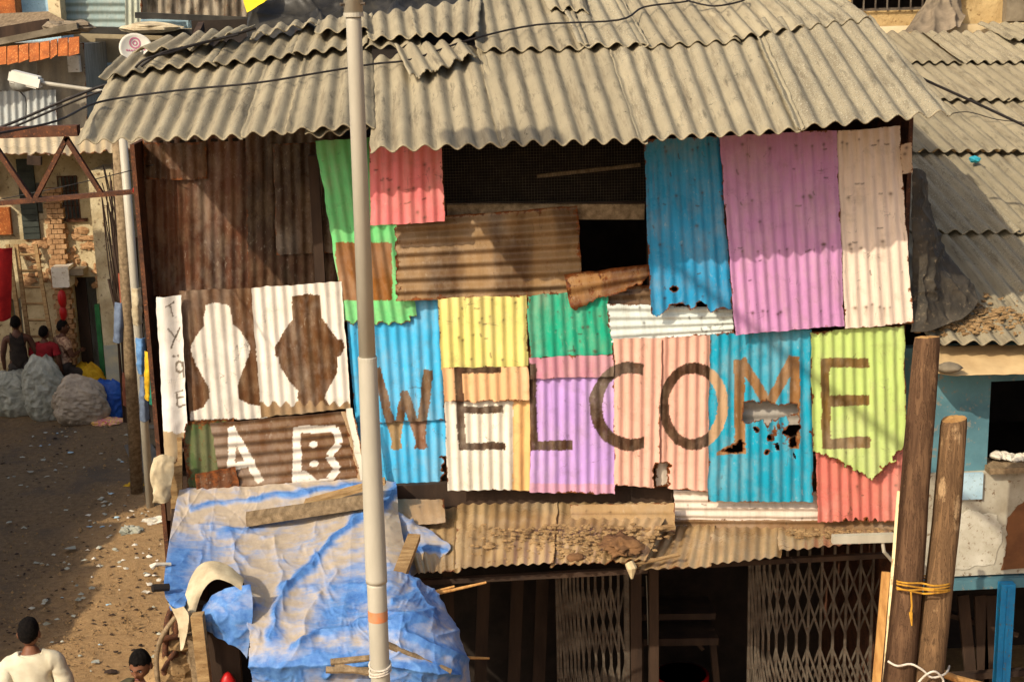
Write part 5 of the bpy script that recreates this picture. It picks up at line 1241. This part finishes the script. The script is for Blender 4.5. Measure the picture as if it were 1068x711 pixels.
sack(112,440,46,44,'blue_tarp_plain','dark blue plastic bundle right of the wide beige bundle',11,lump=.2)
sack(90,424,38,44,'yellow_sack','yellow bundle behind the wide beige bundle',14,lump=.2)
# litter on the lane
rows = [[(93,446,9),(110,440,9),(131,434,9)]]
def flat(pts, mat, name, label, cat, h=.03):
    V = [G(x,y)+np.array([0,0,h+.02*random.random()]) for x,y in pts]; n_ = len(V); V += [v-np.array([0,0,h*.9]) for v in V]
    mk(name, V, [tuple(range(n_))[::-1]]+[(i,(i+1)%n_,n_+(i+1)%n_,n_+i) for i in range(n_)], mat, label=label, cat=cat)
def crumple(px, py, r, mat, name, label, cat, seed):
    m = MB(); m.blob(G(px,py)+np.array([0,0,r[2]*.5]), r, 26, 16, seed, 1.0, 3.4); m.build(name, mat, label=label, cat=cat)
crumple(112,442,(.24,.14,.06),'pink_plastic','plastic_packet','pink and yellow plastic packet on the ground in front of the blue bundle','packet',3)
flat([(130,468),(158,464),(168,484),(164,496),(142,496)], 'slab', 'stone_slab', 'dark flat slab lying on the lane beside the shack corner', 'slab', .05)
crumple(141,507,(.11,.08,.035),'yellow_sack','yellow_rag','yellow rag on the ground below the dark flat slab','rag',5)
crumple(165,545,(.17,.09,.05),'white_paint','plastic_bag','white plastic bag on the ground beside the blue tarpaulin edge','bag',7)
crumple(136,557,(.11,.09,.06),'white_sack','paper_bag','crumpled pale bag at the top of the sunlit patch of the lane','bag',9)
def scatter(n, mat, name, label, seed, smin, smax, region, flatk=.35):
    random.seed(seed); m = MB(); k = 0
    while k < n:
        px, py = random.uniform(*region[:2]), random.uniform(*region[2:])
        if random.random() > smooth(0,1,float(fbm(np.array(px*.02),np.array(py*.02),seed,3))*2.2-.5) : continue
        if px > 168+ (12 if py<500 else 0): continue
        g = G(px,py); s = random.uniform(smin,smax)*(2.2 if random.random() < .06 else 1); a = random.uniform(0,6.28); e = random.uniform(.3,1)
        pts = []
        for q in range(6):
            t = a+q*1.047; r = s*random.uniform(.6,1.1); pts.append(g+np.array([math.cos(t)*r, math.sin(t)*r*e, .012+flatk*s*random.random()]))
        ctr = g+np.array([0,0,.02+s*flatk*(.5+random.random())])
        m.add(pts+[ctr], [(i,(i+1)%6,6) for i in range(6)]); k += 1
    m.build(name, mat, label=label, cat='litter', kind='stuff')
scatter(110, 'white_sack', 'litter', 'pale scraps of paper and plastic littering the dirt lane', 3, .012, .055, (0,185,445,711), .5)
scatter(1100, 'dust_dirt', 'pebbles', 'pebbles and crumbs of earth scattered over the dirt lane', 5, .005, .02, (0,185,440,711), .8)
scatter(300, 'dark_wood', 'scraps', 'dark scraps and chips scattered over the dirt lane', 8, .008, .035, (0,185,440,711), .3)
scatter(16, 'pale_blue', 'plastic_scraps', 'bluish plastic scraps scattered over the dirt lane', 12, .02, .05, (40,180,450,711), .3)

scatter(34, 'white_paint', 'paper_litter', 'white paper scraps gathered along the edge of the sunlit patch of the lane', 21, .012, .05, (90,175,530,620), .5)
# ================================================================== people
simple('skin', lin(128,86,62), lin(108,70,50), 8, .55, .1)
simple('skin_dark', lin(100,66,48), lin(82,52,38), 8, .55, .1)
simple('hair', lin(30,25,22), lin(12,10,9), 60, .9, .9, (1,1,1)); MATS['hair'].node_tree.nodes['Principled BSDF'].inputs['Specular IOR Level'].default_value = .1
simple('eye_dark', lin(20,14,12), lin(20,14,12), 3, .3, 0)
simple('eye_white', lin(214,206,196), lin(200,190,180), 3, .3, 0)
simple('lip', lin(112,62,54), lin(100,56,48), 6, .5, 0)
simple('shirt_white', lin(226,216,190), lin(204,192,162), 5, .9, .3)
simple('shirt_red', lin(150,34,40), lin(120,26,32), 6, .9, .3)
simple('vest_dark', lin(58,48,40), lin(40,34,30), 6, .9, .3)
simple('shirt_pattern', lin(190,160,130), lin(110,70,56), 22, .9, .3)
simple('trouser', lin(74,66,60), lin(54,48,46), 6, .9, .3)
simple('shirt_olive', lin(88,82,56), lin(66,62,44), 6, .9, .3)
def skin_mesh(V, E, Rr, sub=2):
    me = bpy.data.meshes.new('tmp'); me.from_pydata([tuple(v) for v in V], E, []); o = bpy.data.objects.new('tmp', me); COL.objects.link(o)
    md = o.modifiers.new('Skin','SKIN'); md.use_smooth_shade = True
    for i, r in enumerate(Rr): me.skin_vertices[0].data[i].radius = (r if hasattr(r,'__len__') else (r, r))
    me.skin_vertices[0].data[0].use_root = True
    s = o.modifiers.new('Sub','SUBSURF'); s.levels = sub; s.render_levels = sub
    dg = bpy.context.evaluated_depsgraph_get(); ev_ = o.evaluated_get(dg); em = ev_.to_mesh()
    vv = [tuple(v.co) for v in em.vertices]; ff = [tuple(p.vertices) for p in em.polygons]
    ev_.to_mesh_clear(); bpy.data.objects.remove(o); bpy.data.meshes.remove(me)
    return vv, ff
def head_geo(hair=False):
    nu, nv = 48, 36; V = []; Fc = []
    for j in range(nv+1):
        th = math.pi*j/nv
        for i in range(nu):
            ph = 2*math.pi*i/nu; d = np.array([math.sin(th)*math.sin(ph), math.sin(th)*math.cos(ph), math.cos(th)])   # ph=0 -> +y face
            x, y, z = d*np.array([.076,.094,.118])
            if z < 0: 
                t = -z/.118; x *= 1-.30*t; y = y*(1-.12*t)+(.012*t if d[1] > 0 else .02*t)
            if d[1] > 0 and not hair:
                g = lambda cx, cz, sx, sz: math.exp(-((x-cx)/sx)**2-((z-cz)/sz)**2)
                y += .026*g(0,-.022,.012,.016)+.012*g(0,.004,.008,.022)+.008*g(0,.032,.04,.010)-.011*(g(.030,.010,.016,.012)+g(-.030,.010,.016,.012))+.007*g(0,-.058,.022,.008)+.008*g(0,-.092,.022,.014)-.004*g(0,-.072,.02,.006)+.005*(g(.045,-.02,.016,.016)+g(-.045,-.02,.016,.016))
            V.append(np.array([x,y,z]))
    for j in range(nv):
        for i in range(nu): Fc.append((j*nu+i, (j+1)*nu+i, (j+1)*nu+(i+1)%nu, j*nu+(i+1)%nu))
    return V, Fc
def rotz(a): return np.array([[math.cos(a),-math.sin(a),0],[math.sin(a),math.cos(a),0],[0,0,1]])
def rotx(a): return np.array([[1,0,0],[0,math.cos(a),-math.sin(a)],[0,math.sin(a),math.cos(a)]])
def hand(wr, d, side, s=1.0):
    """five finger hand hanging from wrist wr along direction d; returns chains"""
    d = np.array(d, float); d /= np.linalg.norm(d); fw = np.array([0,1,0.0]); n_ = np.cross(d, fw); n_ /= np.linalg.norm(n_)+1e-9; fw = np.cross(n_, d)
    n_ = n_*(1 if n_[0]*side < 0 else -1)   # towards the palm (inwards)
    ch = [([wr, wr+d*.05*s, wr+d*.085*s], [(.022,.030),(.020,.038),(.014,.036)])]
    for k, (off, L) in enumerate(((.027,.070),(.009,.080),(-.009,.074),(-.026,.058))):
        b = wr+d*.075*s+fw*off*s; ch.append(([b, b+d*L*.45*s+n_*.006*s, b+d*L*.8*s+n_*.020*s, b+d*L*.95*s+n_*.034*s], [.0095*s,.009*s,.008*s,.0065*s]))
    b = wr+d*.025*s+fw*.024*s; ch.append(([b, b+d*.03*s+fw*.022*s+n_*.006*s, b+d*.058*s+fw*.026*s+n_*.014*s], [.012*s,.0105*s,.008*s]))
    return ch
def person(label, loc, yaw, J=None, shirt='shirt_white', trousers='trouser', skin='skin', sleeve=1.0, height=1.70, head_yaw=0, head_pitch=0, collar=False, short_shirt=False, low=0.0):
    """J overrides joint positions (local, x right, y forward, z up; for a 1.70 m adult)"""
    def_low = low
    j = dict(pelvis=(0,0,.93), waist=(0,-.005,1.06), chest=(0,.0,1.25), upper=(0,-.01,1.37), neck=(0,-.005,1.455), head0=(0,.012,1.53),
             shL=(-.175,-.01,1.385), elL=(-.235,-.03,1.12), wrL=(-.235,.05,.87), shR=(.175,-.01,1.385), elR=(.235,-.03,1.12), wrR=(.235,.05,.87),
             hiL=(-.09,0,.90), knL=(-.10,.02,.49), anL=(-.10,-.02,.09), toL=(-.115,.15,.035), hiR=(.09,0,.90), knR=(.10,.02,.49), anR=(.10,-.02,.09), toR=(.115,.15,.035))
    if J: j.update(J)
    j = {k: np.array(v, float) for k, v in j.items()}
    if low:   # perched on something low behind the sacks: hips down, knees forward
        for k in j:
            if k[:2] not in ('kn','an','to'): j[k] = j[k]-np.array([0,0,low])
        for s_, q_ in (('L',-1),('R',1)): j['kn'+s_] = np.array([q_*.13,.40,.50]); j['an'+s_] = np.array([q_*.13,.30,.09]); j['to'+s_] = np.array([q_*.14,.46,.035])
    sc = height/1.70; Rz = rotz(yaw); loc = np.array(loc, float)
    tw = lambda p: (Rz@(np.asarray(p)*sc))+loc
    root = thing('person', label, 'person', loc)
    names = ['pelvis','waist','chest','upper','neck','head0','shL','elL','wrL','shR','elR','wrR','hiL','knL','anL','toL','hiR','knR','anR','toR']
    E = [(0,1),(1,2),(2,3),(3,4),(4,5),(3,6),(6,7),(7,8),(3,9),(9,10),(10,11),(0,12),(12,13),(13,14),(14,15),(0,16),(16,17),(17,18),(18,19)]
    rad = [(.155,.11),(.14,.10),(.155,.105),(.12,.085),.055,.052,.062,.043,.027,.062,.043,.027,.085,.058,.038,.03,.085,.058,.038,.03]
    Vb, Fb = skin_mesh([j[n] for n in names], E, rad, 3)
    V = [np.array(v) for v in Vb]; Fc = list(Fb); mi = [0]*len(Fc)
    def addg(v, f, m_=0):
        b = len(V); V.extend([np.array(q) for q in v]); Fc.extend([tuple(i+b for i in t) for t in f]); mi.extend([m_]*len(f))
    for s_, el, wr in ((-1,'elL','wrL'),(1,'elR','wrR')):
        for pts, rr in hand(j[wr], j[wr]-j[el], s_):
            v, f = skin_mesh(pts, [(i,i+1) for i in range(len(pts)-1)], rr, 1); addg(v, f)
    hc = j['head0']+np.array([0,.012,.075]); Rh = rotz(head_yaw)@rotx(head_pitch); pl = lambda p: Rh@np.asarray(p)+hc
    hv, hf = head_geo(); addg([pl(v) for v in hv], hf)
    for s_ in (-1,1):
        m = MB(); m.blob((s_*.078,-.012,-.005), (.012,.022,.032), 10, 8, 1, 0); addg([pl(v) for v in m.v], m.f)
        m = MB(); m.blob((s_*.030,.074,.010), (.0125,.010,.0075), 10, 8, 1, 0); addg([pl(v) for v in m.v], m.f, 1)
        m = MB(); m.blob((s_*.030,.081,.010), (.006,.005,.0065), 8, 6, 1, 0); addg([pl(v) for v in m.v], m.f, 2)
        m = MB(); m.tube([(s_*.014,.093,.028),(s_*.030,.091,.034),(s_*.047,.078,.028)], (.003,.0045,.003), 6, sub=3); addg([pl(v) for v in m.v], m.f, 2)
    m = MB(); m.blob((0,.092,-.056), (.022,.008,.007), 10, 8, 1, 0); addg([pl(v) for v in m.v], m.f, 3)
    body = mk('body', [tw(v) for v in V], Fc, skin, root, smooth_=True)
    for x in ('eye_white','eye_dark','lip'): body.data.materials.append(MATS[x])
    body.data.polygons.foreach_set('material_index', np.array(mi, np.int32))
    # hair: closed cap over crown and back of the head
    hv2, hf2 = head_geo(True); 
    def inhair(p):
        p = p+(float(fbm(np.array(p[0]*70+5), np.array(p[1]*60+p[2]*70), 8, 2))-.5)*np.array([0,0,.022])
        return p[2] > .045-.95*max(0,-p[1]+.035) if p[1] < .06 else p[2] > .062
    nz = lambda p: 1.07+.10*(float(fbm(p[0]*60+9, p[1]*60+p[2]*50, 3, 3))-.5)+(.03 if p[2] > .06 else 0)
    keepf = [f for f in hf2 if inhair(sum(hv2[i] for i in f)/4)]
    us = sorted({i for f in keepf for i in f}); mp = {u_: i for i, u_ in enumerate(us)}; outer = [hv2[u_]*nz(hv2[u_])+np.array([0,-.004,.006]) for u_ in us]; inner = [hv2[u_]*.97 for u_ in us]; nn_ = len(us)
    ed = {}
    for f in keepf:
        for q in range(4):
            e = (f[q], f[(q+1)%4]); k2 = tuple(sorted(e)); ed.setdefault(k2, []).append(e)
    rim = [v[0] for v in ed.values() if len(v) == 1]
    Fh = [tuple(mp[i] for i in f) for f in keepf]+[(mp[a_], mp[a_]+nn_, mp[b_]+nn_, mp[b_]) for a_, b_ in rim]
    mk('hair', [tw(pl(v)) for v in outer+inner], Fh, 'hair', root, smooth_=True)
    # clothes are cut from the body surface and stand off it
    VbA = np.array([np.array(v) for v in Vb]); nrm = np.zeros_like(VbA)
    for f in Fb:
        p_ = VbA[list(f)]; n_ = np.cross(p_[1]-p_[0], p_[2]-p_[0]) if len(f) == 3 else np.cross(p_[2]-p_[0], p_[3]-p_[1])
        for i in f: nrm[i] += n_
    nrm /= np.linalg.norm(nrm, axis=1, keepdims=True)+1e-12
    ctr = VbA.mean(0)
    if np.sum(nrm*(VbA-ctr)) < 0: nrm = -nrm
    bones = [(names[a_], names[b_]) for a_, b_ in E]
    D = []; T = []
    for a_, b_ in bones:
        A, B = j[a_], j[b_]; t = np.clip(((VbA-A)@(B-A))/np.dot(B-A,B-A), 0, 1); D.append(np.linalg.norm(VbA-A-t[:,None]*(B-A), axis=1)); T.append(t)
    nb_ = np.argmin(np.array(D), 0); tt = np.array(T)[nb_, np.arange(len(VbA))]
    bn = [bones[k] for k in nb_]
    def in_shirt(i):
        a_, b_ = bn[i]; t = tt[i]
        if a_ == 'pelvis' and b_ == 'waist': return True
        if a_ == 'pelvis': return t < .35 and VbA[i][2] > j['pelvis'][2]-.09
        if a_ in ('waist','chest') : return True
        if a_ == 'upper' and b_ == 'neck': return t < (.92 if sleeve > 0 else .25)
        if a_ == 'upper': return sleeve > 0 or t < .62
        if a_[:2] == 'sh': return t < (1.1 if sleeve > 1 else .62*sleeve)
        if a_[:2] == 'el': return sleeve > 1 and t < .93
        return False
    def in_trouser(i):
        a_, b_ = bn[i]; t = tt[i]
        if a_ == 'pelvis' and b_ == 'waist': return t < .5
        if a_ == 'pelvis' or a_[:2] in ('hi',): return True
        return a_[:2] == 'kn' and t < .92
    def garment(nm, test, off, mat, seed):
        ok = [test(i) for i in range(len(VbA))]; fs = [f for f in Fb if sum(ok[i] for i in f) >= len(f)-1]
        us = sorted({i for f in fs for i in f}); mp = {u_: i for i, u_ in enumerate(us)}; q_ = VbA[us]; n_ = nrm[us]
        wr_ = (1-np.abs(2*fbm(q_[:,0]*7+q_[:,1]*5+seed, q_[:,2]*9+q_[:,0]*4, seed, 4)-1)*2)*.012+(fbm(q_[:,0]*5, q_[:,2]*4+seed, seed+3, 3)-.5)*.03
        out = q_+n_*(off+wr_)[:,None]; inn = q_+n_*.002; k0 = len(us); ed = {}
        for f in fs:
            for q in range(len(f)):
                e = (f[q], f[(q+1)%len(f)]); ed.setdefault(tuple(sorted(e)), []).append(e)
        rim = [v[0] for v in ed.values() if len(v) == 1]
        FF = [tuple(mp[i] for i in f) for f in fs]+[(mp[a_], mp[a_]+k0, mp[b_]+k0, mp[b_]) for a_, b_ in rim]
        return mk(nm, [tw(v) for v in list(out)+list(inn)], FF, mat, root, smooth_=True)
    garment('trousers', in_trouser, .012, trousers, 4)
    garment('shirt', in_shirt, (.018 if sleeve > 0 else .012), shirt, 9)
    jl = {'nk': j['upper']+(j['neck']-j['upper'])*.62}
    if collar:
        m = MB(); nk = jl['nk']+np.array([0,0,.012])
        m.tube([nk+np.array([.074*math.cos(t),.068*math.sin(t)-.004,-.014*math.sin(t)]) for t in np.linspace(math.pi/2+.3, math.pi/2+6.28-.3, 24)], .021, 8)
        mk('collar', [tw(q) for q in m.v], m.f, shirt, root, smooth_=True)
    return root
def at_head(px, py, zh):
    """ground point under a head whose centre is seen at (px,py) with height zh"""
    p = G(px, py, zh); return np.array([p[0], p[1], 0])
person('man in a white collared shirt seen from behind at the bottom left', at_head(30,662,1.60), math.radians(8), J=dict(knR=(.10,.10,.50),anR=(.10,-.06,.16),toR=(.11,.10,.06),elL=(-.25,-.05,1.12),wrL=(-.24,.06,.88),elR=(.25,-.02,1.12),wrR=(.24,.10,.90)), shirt='shirt_white', sleeve=2, collar=True, head_yaw=-.15)
person('man with black hair facing the camera beside the old cart frame', at_head(148,693,1.55), math.radians(168), shirt='shirt_olive', sleeve=1, height=1.65, head_pitch=-.30, head_yaw=-.05, skin='skin')
def behind(px, py, Y, height):
    """figure whose head centre is seen at (px,py) on plane Y; returns ground point and how far the hips are lowered"""
    p = P(px, py, Y); low = (1.617*height/1.70-p[2])/(height/1.70); p0 = gz(Y); return np.array([p[0],p[1],p0]), low-p0/(height/1.70)*-1 if False else low+p0/(height/1.70)
def seat_block(g, h): m = MB(); m.beam(g+np.array([0,-.05,0]), g+np.array([0,-.05,h]), .34, .30, jit=.015); m.build('boulder', 'stone', label=f'rough boulder behind the sacks, {SEATS.pop()}', cat='boulder')
SEATS = ['third from the left edge','second from the left edge','nearest the left edge']
for (px,py,Y,h,lb,kw) in ((16,337,12.85,1.70,'man in a dark sleeveless vest behind the whitish sack at the left edge',dict(shirt='vest_dark',sleeve=0,J=dict(elR=(.27,-.02,1.13),wrR=(.20,.16,1.0)),yaw=math.radians(12))),
                          (45,347,12.95,1.62,'person in a dark red shirt behind the tall greyish sack',dict(shirt='shirt_red',sleeve=.9,yaw=math.radians(-6))),
                          (64,341,13.1,1.64,'person in a patterned shirt beside the dark doorway',dict(shirt='shirt_pattern',sleeve=.8,J=dict(elR=(.25,.05,1.15),wrR=(.14,.22,1.2)),head_yaw=-.2,yaw=math.radians(-55)))):
    g, low = behind(px, py, Y, h); yaw = kw.pop('yaw'); print('LOW', low)
    person(lb, g, yaw, height=h, low=max(0,low), skin='skin_dark', **kw)
    seat_block(g, max(.15,(.93-low)*h/1.7-.11))
